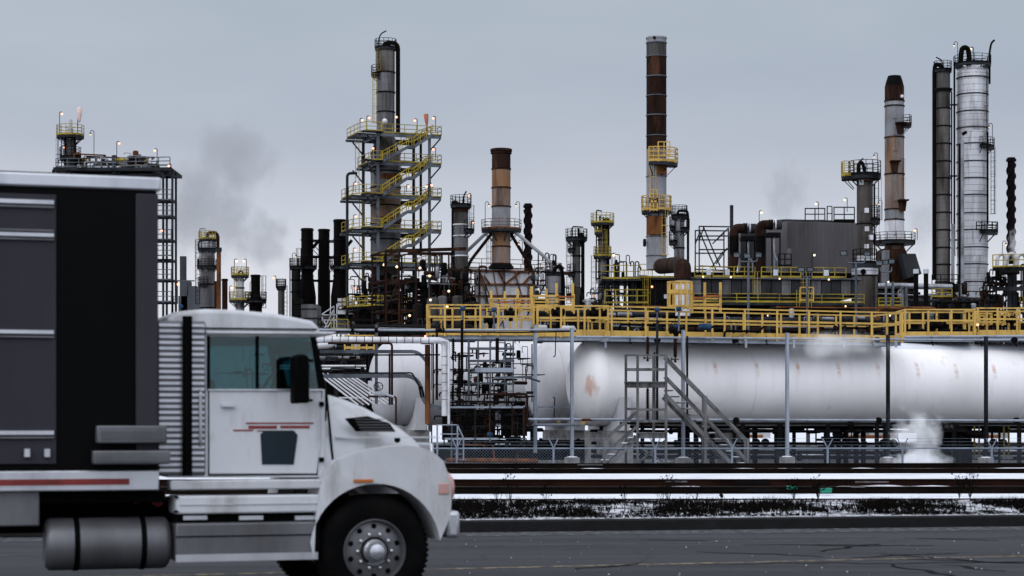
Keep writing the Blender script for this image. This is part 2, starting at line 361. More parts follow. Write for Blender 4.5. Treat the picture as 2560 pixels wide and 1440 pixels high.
def clutter(T, x0, x1, y0, y1, D, depth, n=20, seed=1, mats=('dark','steel_d','brown','pipe_s','black','clad_d'), rmax=5):
    """small piping, exchangers and drums hung inside a frame: each a part"""
    rg = random.Random(seed); k = m_(D)
    for i in range(n):
        t = rg.random(); x = rg.uniform(x0, x1); y = rg.uniform(y0, y1); d = rg.uniform(-.2, depth); mm = mt[rg.choice(mats)]
        p = Q(x, y, D) + V(0, d, 0)
        if t < .35:     # vertical pipe with elbow
            h = rg.uniform(.25, .8)*(y1-y0)*k; r = rg.uniform(.8, rmax*.42)*k; s_ = rg.choice((-1,1))*rg.uniform(5,22)*k
            MB().tube(bend([p - Z*h*.6, p + Z*h*.4, p + Z*h*.4 + U*s_, p + Z*h*.15 + U*s_], r*3, 4), r, 8).build('pipe', mm, T, smooth=50)
        elif t < .6:    # horizontal pipe
            ln = rg.uniform(.2, .6)*(x1-x0)*k; r = rg.uniform(.8, rmax*.45)*k
            MB().tube(bend([p - U*ln/2 - Z*10*k, p - U*ln/2, p + U*ln/2, p + U*ln/2 + W*1.5], r*3, 4), r, 8).build('pipe', mm, T, smooth=50)
        elif t < .78: vessel(T, p, p + Z*rg.uniform(8,26)*k, rg.uniform(.6,1)*rmax*k*1.3, rg.choice(mats), name='drum')
        elif t < .9: vessel(T, p, p + U*rg.uniform(14,34)*k, rg.uniform(.6,1)*rmax*k, rg.choice(mats), name='exchanger')
        else:           # valve
            mb = MB(); mb.tube([p - Z*6*k, p + Z*5*k], 1.2*k, 6); mb.lathe(p + Z*5*k, [(3.4*k,0),(3.4*k,.8*k)], 10); mb.sph(p - Z*2*k, 2.6*k, 6); mb.build('valve', mm, T, smooth=50)
# ------------------------------------------------------------------ the setting: ground, road, kerb, track bed
def yk(x):
    return 32.1 + .21*(x-.13)
def yr(d0, x): return d0 + .03*x
def ycr(x): return max(yk(x)+1.5, yr(36.3, x))
def zbank(x, y): t = (y - yk(x) - .6)/(ycr(x) - yk(x) - .6); return .19 + .135*max(0, min(1, t))
def groundmat(name, base, c2, sc, lo, hi, c3=None, rough=.85, bump=.4, fine=12, st=(1,1,1), lo3=.5):
    m = bpy.data.materials.new(name); m.use_nodes = True; nt = m.node_tree; n = nt.nodes; l = nt.links; b = n['Principled BSDF']
    b.inputs['Roughness'].default_value = rough; b.inputs['Specular IOR Level'].default_value = .15
    tc = n.new('ShaderNodeTexCoord'); mp = n.new('ShaderNodeMapping'); mp.inputs['Scale'].default_value = st; l.new(tc.outputs['Object'], mp.inputs[0])
    def nz(s, d=8, r=.65):
        q = n.new('ShaderNodeTexNoise'); q.inputs['Scale'].default_value = s; q.inputs['Detail'].default_value = d; q.inputs['Roughness'].default_value = r; l.new(mp.outputs[0], q.inputs['Vector']); return q
    a = nz(sc); rp = n.new('ShaderNodeValToRGB'); l.new(a.outputs[0], rp.inputs[0]); rp.color_ramp.elements[0].position = lo; rp.color_ramp.elements[1].position = hi
    mx = n.new('ShaderNodeMix'); mx.data_type = 'RGBA'; l.new(rp.outputs[0], mx.inputs['Factor']); mx.inputs['A'].default_value = (*base,1); mx.inputs['B'].default_value = (*c2,1)
    src = mx.outputs['Result']; g = nz(fine)
    if c3:
        rp = n.new('ShaderNodeValToRGB'); l.new(g.outputs[0], rp.inputs[0]); rp.color_ramp.elements[0].position = lo3; rp.color_ramp.elements[1].position = lo3+.12
        m3 = n.new('ShaderNodeMix'); m3.data_type = 'RGBA'; l.new(rp.outputs[0], m3.inputs['Factor']); l.new(src, m3.inputs['A']); m3.inputs['B'].default_value = (*c3,1); src = m3.outputs['Result']
    l.new(src, b.inputs['Base Color'])
    bp = n.new('ShaderNodeBump'); bp.inputs['Strength'].default_value = bump; bp.inputs['Distance'].default_value = .05; l.new(g.outputs[0], bp.inputs['Height']); l.new(bp.outputs[0], b.inputs['Normal'])
    return m, n, l, b, mp, src
SNOW = groundmat('snow', (.54,.555,.60), (.44,.455,.50), .8, .35, .7, rough=.7, bump=.15)[0]
SNOWD = groundmat('snow_with_dirt', (.54,.555,.60), (.40,.415,.455), .8, .35, .7, c3=(.05,.045,.045), bump=.4, fine=7, st=(1,.6,1), lo3=.62)[0]
BANK = groundmat('frozen_bank_soil', (.02,.019,.02), (.40,.41,.45), 3, .42, .54, c3=(.010,.009,.009), bump=.8, fine=20, lo3=.60)[0]
YARD = groundmat('yard_gravel_with_snow', (.035,.035,.038), (.42,.44,.48), .22, .54, .62, c3=(.018,.018,.02), fine=3, st=(1,.35,1), lo3=.52)[0]
BALL = groundmat('dark_ballast', (.008,.007,.006), (.014,.012,.012), 6, .4, .6, c3=(.02,.018,.018), fine=30, lo3=.6)[0]
def ground():
    xs = [-1500,-400,-120] + [-60 + 2*i for i in range(51)] + [90,120,400,1500]
    rows = [(lambda x: -200, -.06, 2), (lambda x: yk(x)+.03, -.06, 2), (lambda x: yk(x)+.13, .165, 2), (lambda x: yk(x)+.6, .19, 2), (lambda x: ycr(x), .325, 2), (lambda x: max(ycr(x)+.3, yr(36.85,x)), .33, 2),
            (lambda x: max(ycr(x)+.6, yr(37.25,x)), .19, 2), (lambda x: yr(66.5,x), .19, 0), (lambda x: yr(70,x), GZ, 0), (lambda x: yr(76,x), GZ, 0), (lambda x: 300, GZ, 3), (lambda x: 700, GZ, 0), (lambda x: 3500, GZ, 0)]
    mb = MB()
    for i in range(len(xs)):
        for f_, z, _ in rows: x = xs[i]; mb.v.append((x, f_(max(-60, min(24, x))), z))
    nr = len(rows)
    for i in range(len(xs)-1):
        for j in range(nr-1):
            mb.f.append((i*nr+j, (i+1)*nr+j, (i+1)*nr+j+1, i*nr+j+1)); mb.mi.append(rows[j+1][2])
    return tag(mb.build('ground', [SNOW, SNOWD, BANK, YARD]), kind='structure')
ground()
# road sheet with real cracks in its material, kerb, lines
rm, n, l, b, mp, src = groundmat('asphalt', (.008,.0085,.011), (.026,.027,.033), .9, .36, .62, c3=(.022,.0225,.027), rough=.8, bump=.25, fine=60, st=(.07,1,1))
mp.inputs['Rotation'].default_value = (0,0,-R(17.8))
tcn = n.new('ShaderNodeTexCoord')
vo = n.new('ShaderNodeTexVoronoi'); vo.feature = 'DISTANCE_TO_EDGE'; vo.inputs['Scale'].default_value = .42
wn = n.new('ShaderNodeTexNoise'); wn.inputs['Scale'].default_value = 1.6; wn.inputs['Detail'].default_value = 6; l.new(tcn.outputs['Object'], wn.inputs['Vector'])
va = n.new('ShaderNodeVectorMath'); va.operation = 'MULTIPLY_ADD'; l.new(wn.outputs['Color'], va.inputs[0]); va.inputs[1].default_value = (1.1,1.1,0); l.new(tcn.outputs['Object'], va.inputs[2]); l.new(va.outputs[0], vo.inputs['Vector'])
lt = n.new('ShaderNodeMath'); lt.operation = 'LESS_THAN'; lt.inputs[1].default_value = .011; l.new(vo.outputs['Distance'], lt.inputs[0])
wm = n.new('ShaderNodeTexNoise'); wm.inputs['Scale'].default_value = .3; l.new(tcn.outputs['Object'], wm.inputs['Vector'])
gt = n.new('ShaderNodeMath'); gt.operation = 'GREATER_THAN'; gt.inputs[1].default_value = .47; l.new(wm.outputs[0], gt.inputs[0])
mu = n.new('ShaderNodeMath'); mu.operation = 'MULTIPLY'; l.new(lt.outputs[0], mu.inputs[0]); l.new(gt.outputs[0], mu.inputs[1])
mc = n.new('ShaderNodeMix'); mc.data_type = 'RGBA'; l.new(mu.outputs[0], mc.inputs['Factor']); l.new(src, mc.inputs['A']); mc.inputs['B'].default_value = (.012,.012,.013,1); l.new(mc.outputs['Result'], b.inputs['Base Color'])
ud = V(math.cos(R(17.8)), math.sin(R(17.8)), 0); wd = V(-ud.y, ud.x, 0)
def strip(name, mat, f0, f1, z, z1=None, kind='structure', xs=None, jag=0, seed=0):
    xs = xs or [-60 + 1.5*i for i in range(57)]; mb = MB(); rg = random.Random(seed)
    for x in xs: mb.v += [(x, f0(x) + rg.uniform(-jag,jag), z), (x, f1(x) + rg.uniform(-jag,jag), z if z1 is None else z1)]
    for i in range(len(xs)-1): mb.f.append((2*i, 2*i+2, 2*i+3, 2*i+1)); mb.mi.append(0)
    return tag(mb.build(name, mat), kind=kind)
strip('road', rm, lambda x: yk(x)-22, lambda x: yk(x)-.02, 0)
GUT = groundmat('gutter_grit', (.014,.014,.016), (.10,.105,.118), 7, .46, .62, c3=(.04,.04,.045), fine=25, lo3=.5)[0]
fx = [-30 + .25*i for i in range(200)]
yl_ = lambda x: 23.8 + .318*(x + .86)
strip('gutter', GUT, lambda x: yk(x)-1.15 + .12*noise.noise((x*.4,0,0)), lambda x: yk(x)-.02, .004, xs=fx, jag=.04)
YL = groundmat('worn_yellow_line', (.22,.165,.10), (.035,.035,.04), 6, .42, .56, fine=30, bump=.2)[0]
WL = groundmat('faint_tyre_polish', (.075,.08,.09), (.035,.035,.04), 3, .40, .60, fine=30, bump=.2)[0]
strip('road_line', YL, lambda x: yl_(x)-.07, lambda x: yl_(x)+.07, .004)
strip('road_line', WL, lambda x: yl_(x)+4.2, lambda x: yl_(x)+4.28, .004)
# long cracks drawn as narrow tar lines lying on the asphalt
TAR = M('crack_filler', (.010,.010,.011), rough=.8)
def crack(seed, x, d, ln, ang, wv=.05):
    rg = random.Random(seed); p = V(x, d, .004); a = R(ang); pts = [p.copy()]
    while ln > 0:
        s_ = rg.uniform(.06,.2); ln -= s_; a += R(rg.uniform(-75,75)); a = a*.45 + R(ang)*.55; p = p + V(math.cos(a), math.sin(a), 0)*s_; pts.append(p.copy())
    mb = MB()
    for i in range(len(pts)-1):
        d_ = (pts[i+1]-pts[i]).normalized(); nn = V(-d_.y, d_.x, 0)*wv*(.35+.65*math.sin(math.pi*(i+.5)/len(pts)))/2; mb.add([pts[i]-nn, pts[i+1]-nn, pts[i+1]+nn, pts[i]+nn], [(0,1,2,3)])
    tag(mb.build('road_crack', TAR), kind='structure')
for i, (px, py, ln, ang) in enumerate(((1960,1362,2.2,-16),(1860,1363,2.0,10),(2060,1380,2.2,60),(2200,1385,3.0,-50),(2060,1393,2.0,150),(2160,1400,2.4,-20),(2130,1395,1.8,20),(2230,1412,2.6,-65),(1440,1424,1.4,50),(1600,1350,1.0,-5),(2260,1345,1.4,-20),(2400,1392,2.6,12),(1750,1412,4.5,6),(2350,1412,1.2,-60))):
    d = HC*F/(py-HOR); crack(i, (px-1280)*d/F, d, ln, ang, .10)
# scattered salt and ice crumbs on the asphalt
mb = MB(); rg = random.Random(4)
for i in range(50):
    px = rg.uniform(1100,2560); py = rg.uniform(1345,1440); d = HC*F/(py-HOR); r = rg.uniform(.003,.009); mb.sph(V((px-1280)*d/F, d, .003), r, 4)
tag(mb.build('ice_crumbs', SNOW), kind='stuff', label='small white ice crumbs scattered on the dark asphalt', cat='ice')
# kerb
KB = groundmat('dark_concrete_kerb', (.004,.004,.0045), (.009,.0085,.0095), 2, .4, .7, c3=(.006,.006,.0065), fine=14)[0]
mb = MB(); xs = [-60 + 1.5*i for i in range(57)]
for x in xs:
    y = yk(x); mb.v += [(x, y-.02, -.05), (x, y, .165), (x, y+.03, .185), (x, y+.22, .185), (x, y+.23, .02)]
for i in range(len(xs)-1):
    for j in range(4): mb.f.append((5*i+j, 5*i+5+j, 5*i+6+j, 5*i+1+j)); mb.mi.append(0)
tag(mb.build('kerb', KB), kind='structure')
# gritty snow lip above the kerb and grass bank
VS = groundmat('gritty_snow', (.05,.05,.055), (.42,.43,.47), 9, .42, .56, c3=(.012,.011,.011), fine=26, lo3=.56)[0]
strip('verge_snow', VS, lambda x: yk(x)+.24, lambda x: yk(x)+.62, .188, .196, xs=fx, jag=.03)
mb = MB(); rg = random.Random(11); gm = MB()
for i in range(26000):
    x = rg.uniform(-5, 11); y0 = yk(x); t = rg.random(); y = y0 + .4 + t*(ycr(x)+.1-y0-.4)
    dn = noise.noise((x*.8, y*1.1, 0)) + .5*noise.noise((x*2.6, y*2.6, 3)) + .26
    if rg.random() > .05 + max(0, dn)*2.0: continue
    h = rg.uniform(.03,.11)*(1.0 if t > .2 else .6)*(1+max(0,dn)); a = rg.uniform(0, 6.28); le = rg.uniform(.1,.7)*h; z = zbank(x, y); h *= .55 + .9*math.sin(math.pi*min(1, t*1.1))
    b_ = V(x, y, z-.01); t_ = b_ + V(math.cos(a)*le, math.sin(a)*le, h); s_ = V(.008, 0, 0); mb.add([b_-s_, b_+s_, t_], [(0,1,2)])
    if dn > .05 and rg.random() < .5:
        c = V(x, y, z + h*.25); q = [c + V(rg.uniform(-.05,.05), rg.uniform(-.05,.05), rg.uniform(-.03,.05)) for _ in range(3)]; mb.add(q, [(0,1,2)])
GR = M('dead_grass', (.020,.016,.014), (.045,.034,.026), .4, 6, 1, .9)
tag(mb.build('dead_grass', GR), kind='stuff', label='dark dead grass along the snowy bank behind the kerb', cat='grass')

# ---- track: rails and the snow and ballast between them
def rail_line(name, D0, ztop, mat, label, x0=-60, x1=60, hgt=.17):
    T = thing(name, label, 'rail', (0, D0, ztop-hgt), 'steel rails of the tracks in front of the plant')
    pr = [(-.075,0),(.075,0),(.075,.012),(.012,.03),(.012,.13),(.036,.14),(.036,.165),(.028,.17),(-.028,.17),(-.036,.165),(-.036,.14),(-.012,.13),(-.012,.03),(-.075,.012)]
    vs = []
    for x in (x0, x1):
        for a, h in pr: vs.append(V(x, D0 + .03*x + a, ztop - hgt + h*hgt/.17))
    m = len(pr); MB().add(vs, [(i, (i+1)%m, m+(i+1)%m, m+i) for i in range(m)]).build('rail_bar', mat, T)
    for i in range(8):
        x = x0 + (i+.37)*(x1-x0)/8; MB().box(V(x, D0 + .03*x - .03, ztop-hgt*.5), .75, .022, .09).build('fishplate', mt['dark'], T)
rail_line('steel_rail', 64.3, .485, mt['railtop'], 'farthest dark rail, close in front of the chain link fence')
rail_line('steel_rail', 62.7, .345, mt['railtop'], 'second farthest dark rail, just in front of the farthest one')
rail_line('steel_rail', 45.9, .472, mt['railred'], 'reddish rail right behind the wide snow strip in mid track')
rail_line('steel_rail', 44.25, .35, mt['railtop'], 'brown rail whose near side borders the nearest snow strip')
rail_line('steel_rail', 37.0, .35, mt['railred'], 'nearest reddish rail, bordering the dead grass bank')
def rough_strip(name, mat, d0, d1, z, amp, nx=260, ny=5, seed=0, freq=.5, x0=-30, x1=30, kind='structure'):
    mb = MB()
    for i in range(nx+1):
        for j in range(ny+1):
            x = x0 + (x1-x0)*i/nx; d = d0 + (d1-d0)*j/ny + .03*x; e = 0 if j in (0, ny) else 1
            mb.v.append((x, d, z + e*amp*(noise.noise((x*freq, d*1.3, seed)) + .5*noise.noise((x*freq*4, d*3, seed)))))
    for i in range(nx):
        for j in range(ny): a = i*(ny+1)+j; mb.f.append((a, a+ny+1, a+ny+2, a+1)); mb.mi.append(0)
    return tag(mb.build(name, mat, smooth=60), kind=kind)
rough_strip('ballast', BALL, 62.78, 64.2, .30, .02, seed=2)
rough_strip('ballast', BALL, 44.33, 45.8, .31, .02, seed=3)
rough_strip('snow_strip', SNOW, 62.85, 64.15, .30, .085, seed=5, freq=.35)
rough_strip('snow_strip', SNOW, 44.4, 45.7, .28, .11, seed=6, freq=.3)
rough_strip('snow_strip', SNOWD, 37.3, 44.0, .19, .05, ny=8, seed=8, freq=.5)
rough_strip('snow_strip', SNOWD, 46.2, 62.5, .19, .05, ny=8, seed=9, freq=.4)
# odd things in the track: green boxes, planks, a stone
T = thing('green_box', 'small green plastic box lying between the rails, left one', 'box', Q(1980,1232,44.1), 'green boxes between the rails')
c = Q(1980,1220,43.9); MB().box(c, .19, .3, .05).build('box_body', mt['green'], T); MB().box(c + Z*.034, .21, .32, .018).build('lid', mt['green'], T)
T = thing('green_box', 'bright green plastic box on the snow, right one', 'box', Q(2064,1234,43.6), 'green boxes between the rails')
c = Q(2064,1227,43.4); MB().box(c, .22, .3, .075).build('box_body', mt['green'], T); MB().box(c + Z*.048, .24, .32, .02).build('lid', mt['green'], T)
for i, (px, py, ln, D, lb) in enumerate(((2180,1205,.75,45.4,'thin snow covered plank lying against the reddish rail, upper one'),(2145,1217,.30,43.9,'short snow covered plank below the longer one by the green boxes'),(1690,1204,.5,45.4,'thin grey plank lying on the brown rail in mid track'),(1475,1162,.8,63.9,'dark plank by the farthest rail near the timber stairs'))):
    c = Q(px, py, D); o = MB().box(c, ln, .08, .03).build('plank', mt['wood']); tag(o, lb, 'plank')
MBs = MB(); MBs.lathe(Q(1800,1241,39), [(.03,0),(.05,.02),(.045,.05),(.01,.07)], 7, ax=V(.8,0,.5)); tag(MBs.build('stone', mt['dark']), 'dark stone lying in the snow strip before the nearest rail', 'stone')
# dry weeds
def weed(px, py, D, h, n, label, seed):
    rg = random.Random(seed); b_ = Q(px, py, D); T = thing('dry_weed', label, 'plant', b_, 'dry weeds growing along the track'); mb = MB(); lf = MB()
    for i in range(n):
        a = rg.uniform(0,6.28); t = b_ + V(math.cos(a)*h*rg.uniform(.05,.35), math.sin(a)*.1, h*rg.uniform(.5,1)); m0 = b_.lerp(t,.5) + V(rg.uniform(-.03,.03),0,.02)
        mb.tube([b_, m0, t], [.005,.004,.002], 4)
        for j in range(4):
            p = m0.lerp(t, rg.random()); e = p + V(rg.uniform(-.1,.1), rg.uniform(-.05,.05), rg.uniform(.02,.09)); mb.tube([p, e], .002, 3); s_ = rg.uniform(.008,.02); mb.add([e-V(s_,0,0), e+V(0,0,-s_), e+V(s_,0,0), e+V(0,0,s_)], [(0,1,2,3)])
    mb.build('stem', GR, T)
for i, (px, py, h, n, lb) in enumerate(((1243,1262,.45,7,'tall thin dry weed left, before the second rail'),(1275,1262,.62,8,'tallest bare weed near the truck front'),(1366,1262,.45,6,'short dry weed right of the tallest bare weed'),(1560,1258,.34,7,'small dry weed below the concrete pier'),(1670,1258,.5,8,'wispy dry weed beneath the timber stairs'),(1985,1250,.36,14,'bushy dark weed before the left green box'),(2045,1250,.42,14,'bushy dark weed beside the right green box'),(2398,1246,.45,10,'leafy dark weed at right, first of two'),(2425,1246,.5,12,'leafy dark weed at right, taller and further right'),(1655,1256,.28,5,'tiny weed just left of the wispy one'),(1740,1256,.3,5,'tiny weed on the right of the wispy one'))):
    weed(px, py, 36.6, h, n, lb, 30+i)

# ------------------------------------------------------------------ chain link fence
fn = lambda x: 73 + .03*x
T = thing('chain_link_fence', 'galvanised chain link fence with barbed wire arms behind the rails', 'fence', (0, 73, GZ))
FM = M('galvanised_wire', (.22,.26,.32), (.16,.19,.24), .4, 1, 1, .5, .3); ztf = .86; x0, x1 = -14, 22
mb = MB(); sp = .115
xx = x0
hh = ztf - GZ
while xx < x1:
    for sg in (1,-1):
        a = V(xx if sg > 0 else xx+hh, fn(xx), GZ+.02); b_ = V(xx+hh if sg > 0 else xx, fn(xx), ztf)
        d_ = V(.0032,0,0); mb.add([a-d_, a+d_, b_+d_, b_-d_], [(0,1,2,3)])
    xx += sp
mb.build('chain_link', FM, T)
MB().tube([V(x0, fn(x0), ztf), V(x1, fn(x1), ztf)], .028, 8).build('top_rail', FM, T, smooth=50)
for j, h in enumerate((.12,.24,.36)): MB().tube([V(x0, fn(x0)-.02-j*.05, ztf+h), V(x1, fn(x1)-.02-j*.05, ztf+h)], .004, 3).build('barbed_wire', FM, T)
for px in (560,770,960,1142,1384,1639,1832,2073,2262,2488,2700):
    x = (px-1280)*73/F; o = MB().tube([V(x, fn(x), GZ), V(x, fn(x), ztf+.04)], .04, 8).build('post', FM, T, smooth=50)
    for s_ in (-1,1): MB().beam(V(x, fn(x), ztf), V(x + s_*.17, fn(x)-.12*s_, ztf+.36), .03).build('barb_arm', FM, o)

# ------------------------------------------------------------------ bullet tanks
def tankmat():
    m = bpy.data.materials.new('white_tank_paint'); m.use_nodes = True; n = m.node_tree.nodes; l = m.node_tree.links; b = n['Principled BSDF']; b.inputs['Roughness'].default_value = .68; b.inputs['Specular IOR Level'].default_value = .25
    tc = n.new('ShaderNodeTexCoord'); sp = n.new('ShaderNodeSeparateXYZ'); l.new(tc.outputs['Object'], sp.inputs[0])
    def mth(op, a, b_=None, c=None):
        q = n.new('ShaderNodeMath'); q.operation = op
        for i, v in enumerate((a, b_, c)):
            if v is None: continue
            if isinstance(v, (int, float)): q.inputs[i].default_value = v
            else: l.new(v, q.inputs[i])
        return q.outputs[0]
    def nz(scale, det=6):
        mp = n.new('ShaderNodeMapping'); mp.inputs['Scale'].default_value = scale; l.new(tc.outputs['Object'], mp.inputs[0]); q = n.new('ShaderNodeTexNoise'); q.inputs['Scale'].default_value = 1; q.inputs['Detail'].default_value = det; l.new(mp.outputs[0], q.inputs['Vector']); return q.outputs[0]
    def ramp(s_, lo, hi): q = n.new('ShaderNodeMapRange'); q.inputs['From Min'].default_value = lo; q.inputs['From Max'].default_value = hi; l.new(s_, q.inputs['Value']); return q.outputs[0]
    def mix(f_, a, col, mx_=1.0):
        q = n.new('ShaderNodeMix'); q.data_type = 'RGBA'; l.new(mth('MULTIPLY', f_, mx_), q.inputs['Factor'])
        if isinstance(a, tuple): q.inputs['A'].default_value = (*a,1)
        else: l.new(a, q.inputs['A'])
        q.inputs['B'].default_value = (*col,1); return q.outputs['Result']
    s_ = mix(ramp(nz((.5,.5,.25)), .4, .7), (.70,.68,.685), (.60,.58,.58))
    s_ = mix(ramp(nz((2.6,2.6,.35), 10), .60, .72), s_, (.46,.44,.45), .30)
    s_ = mix(ramp(nz((1.2,1.2,1.5), 12), .66, .74), s_, (.42,.38,.36), .4)
    fr = mth('FRACT', mth('DIVIDE', sp.outputs['X'], 1.95)); dist = mth('ABSOLUTE', mth('SUBTRACT', fr, .5))
    two = mth('MAXIMUM', mth('LESS_THAN', mth('ABSOLUTE', mth('SUBTRACT', dist, .018)), .011), mth('MULTIPLY', mth('LESS_THAN', mth('ABSOLUTE', mth('SUBTRACT', dist, .045)), .006), .6))
    zz_ = sp.outputs['Z']; fd = mth('MULTIPLY', ramp(zz_, .15, .55), ramp(zz_, 1.0, .8))
    st = mth('MULTIPLY', mth('MULTIPLY', two, fd), mth('GREATER_THAN', sp.outputs['X'], 4)); st = mth('MULTIPLY', st, ramp(nz((.6,.6,5), 3), .3, .6)); s_ = mix(st, s_, (.38,.15,.06), .85)
    # rust patch in the middle of the head
    rad = mth('SQRT', mth('ADD', mth('POWER', mth('MULTIPLY', mth('ADD', sp.outputs['Y'], 1.30), 1.5), 2), mth('POWER', mth('ADD', sp.outputs['Z'], .15), 2)))
    pt = mth('MULTIPLY', ramp(mth('ADD', rad, mth('MULTIPLY', nz((3,3,1.5), 6), 1.0)), 1.02, .72), mth('LESS_THAN', sp.outputs['X'], -.1)); s_ = mix(pt, s_, (.42,.20,.11), .62)
    l.new(s_, b.inputs['Base Color']); return m
TM = tankmat()
TM2 = M('white_tank_paint_clean', (.44,.435,.455), (.39,.38,.40), .45, .5, .5, .55, c3=(.40,.34,.30), amt3=.03, sc3=.9)
def bullet(label, pxs, py, D, r, ln, saddles, mat=TM):
    c = Q(pxs, py, D); T = thing('storage_tank', label, 'tank', (c.x, c.y, GZ), 'long white storage tanks')
    pr = [(r*math.sin(t), -r*.5*math.cos(t)) for t in [math.pi/2*i/12 for i in range(13)]] + [(r, ln*i/8) for i in range(1,9)] + [(r*math.cos(t), ln + r*.5*math.sin(t)) for t in [math.pi/2*i/10 for i in range(1,11)]]
    # shell as its own mesh with its origin on the axis so that its stains sit where they belong
    mb = MB(); mb.lathe(V(0,0,0), pr, 64, ax=V(1,0,0)); o = mb.build('tank_shell', mat, T, smooth=40, local=True); o.location = (0,0,c.z-GZ); o.rotation_euler = (0,0,TH)
    for a in [0, ln*.25, ln*.5, ln*.75, ln]:
        MB().lathe(c + U*(a-.03), [(r-.01,0),(r+.012,0),(r+.012,.05),(r-.01,.05)], 64, ax=U, caps=False).build('weld_seam', mat, T)
    for a in saddles:
        p = c + U*a; zb = GZ + 2.38
        pts = [];
        for i in range(13): t = R(200 + 140*i/12); pts.append((r*1.03*math.cos(t), r*1.03*math.sin(t)))
        vs = []
        for e in (-.28,.28):
            for y_, z_ in pts: vs.append(p + U*e + W*y_ + Z*z_)
            for y_ in (pts[-1][0]*.9, pts[0][0]*.9): q = p + U*e + W*y_; q.z = zb; vs.append(q)
        m = len(pts)+2; MB().add(vs, [tuple(range(m)), tuple(range(2*m-1,m-1,-1))] + [(i,(i+1)%m,m+(i+1)%m,m+i) for i in range(m)]).build('saddle', TM2, T)
        q = p.copy(); q.z = (GZ-.2+zb)/2; MB().pbox(q, .95, 3.0, zb-GZ+.2).build('pier', mt['conc'], T)
    return T, c
T1, c1 = bullet('nearest white tank, rust patch on its round end, behind the timber stairs', 1480, 956, 83.8, 1.83, 27, (.75,), TM)
T2, c2 = bullet('middle white tank with its round end showing between its two neighbours', 1374, 958, 89, 1.88, 27, (.75,), TM2)
T3, c3_ = bullet('farthest left white tank behind the pipes and scaffold', 978, 958, 92, 1.93, 24, (.9, 8.5, 17), TM2)
for T_, px, y_, d_ in ((T1,1458,1057,81.6),(T2,1397,1053,86.4)): MB().box(Q(px,y_,d_), .15, .02, .12).build('warning_plate', mt['yel'], T_)
for i, (px, D) in enumerate(((1514,81.8),(1865,83.2),(1985,83.8),(2110,84.4),(2240,85.2))):   # hangers between walkway and tank
    p = Q(px, 838, D); o = MB().beam(p, p - Z*.52, .10, .06).build('hanger', mt['steel_l'], T1)
# snow cover on the open part of the tank top
mb = MB(); r = 1.835
for i in range(31):
    for j in range(9): t = R(58 + 74*j/8 ); a = 12.2 + 15*i/30; wob = .06*noise.noise((a*.9, j*.5, 0)); rr_ = r*1.004 + (.03 if 0 < j < 8 and 0 < i < 30 else -.01); mb.v.append(c1 + U*a - W*(rr_*math.cos(t+wob)) + Z*(rr_*math.sin(t+wob)))
for i in range(30):
    for j in range(8): q = i*9+j; mb.f.append((q,q+9,q+10,q+1)); mb.mi.append(0)
mb.build('snow_cover', SNOW, T1, smooth=60)

# ------------------------------------------------------------------ yellow walkways over the tanks
def walkway(label, px0, px1, py, D, width, ax, rh=1.13, sp=1.47, r=.042, far=True, ends=(1,1), fascia=.28, group='yellow walkways over the tanks', mat='yel', legs=()):
    u_, w_ = ax; a = Q(px0, py, D); k0 = (px1-1280)/F; ln = (k0*a.y - a.x)/(u_.x - k0*u_.y); b_ = a + u_*ln
    T = thing('yellow_walkway', label, 'walkway', (a.x, a.y, a.z), group); mid = a + u_*ln/2 + w_*width/2
    MB().box(mid - Z*.02, ln, width, .05, u_, w_).build('deck_grating', mt['steel_d'], T)
    mb = MB()
    for o_ in (0, width): mb.box(a + u_*ln/2 + w_*o_ + Z*(fascia*.5-.12), ln, .05, fascia, u_, w_)
    for e in (0, ln): mb.box(a + u_*e + w_*width/2 + Z*(fascia*.5-.122), .05, width-.06, fascia-.01, u_, w_)
    mb.build('toe_board', mt[mat], T)
    def side(p, q, nm, spc=sp):
        L_ = (q-p).length; n = max(1, round(L_/spc)); mb = MB()
        mb.beam(p+Z*rh, q+Z*rh, .05, .06); mb.beam(p+Z*rh*.57, q+Z*rh*.57, .04, .08)
        mb.build('guard_rail', mt[mat], T)
        for i in range(1 if nm == 'e' else 0, n if nm == 'e' else n+1): x = p.lerp(q, i/n); MB().beam(x - Z*.16, x + Z*(rh+.03), .08, .06).build('rail_post', mt[mat], T)
    off = w_*-.06
    side(a+off, b_+off, 'near')
    if far: side(a + w_*(width+.06), b_ + w_*(width+.06), 'far', sp*.62)
    if ends[0]: side(a+off, a + w_*(width+.06), 'e')
    if ends[1]: side(b_+off, b_ + w_*(width+.06), 'e')
    mb = MB()
    for o_ in (.1, width-.1): mb.box(a + u_*ln/2 + w_*o_ - Z*.20, ln, .08, .16, u_, w_)
    n = int(ln/2)
    for i in range(n+1): mb.box(a + u_*(ln*i/max(1,n)) + w_*width/2 - Z*.20, .08, width-.3, .14, u_, w_)
    mb.build('deck_beam', mt['steel_l'], T)
    return T, a, b_
XA = (V(1,0,0), V(0,1,0)); PA = (U, W)
wk1, a1, b1 = walkway('longest yellow walkway with wide rails, above the nearest white tank', 1528, 2254, 836, 81.2, 2.4, PA)
wk2, a2, b2 = walkway('left yellow walkway over the pipes, left of the longest one', 1068, 1334, 831, 82.5, 2.2, XA, sp=.75)
wk5, a5, b5 = walkway('short yellow walkway linking the left and the longest ones', 1344, 1520, 834, 82.0, 2.0, XA, sp=.9)
wk4, a4, b4 = walkway('right yellow walkway, lower and beyond the longest one', 2262, 2436, 838, 88.5, 2.0, XA, sp=1.1)
wk6, a6, b6 = walkway('rightmost yellow walkway with crowded posts at picture edge', 2444, 2640, 834, 89.0, 2.4, XA, sp=.8)
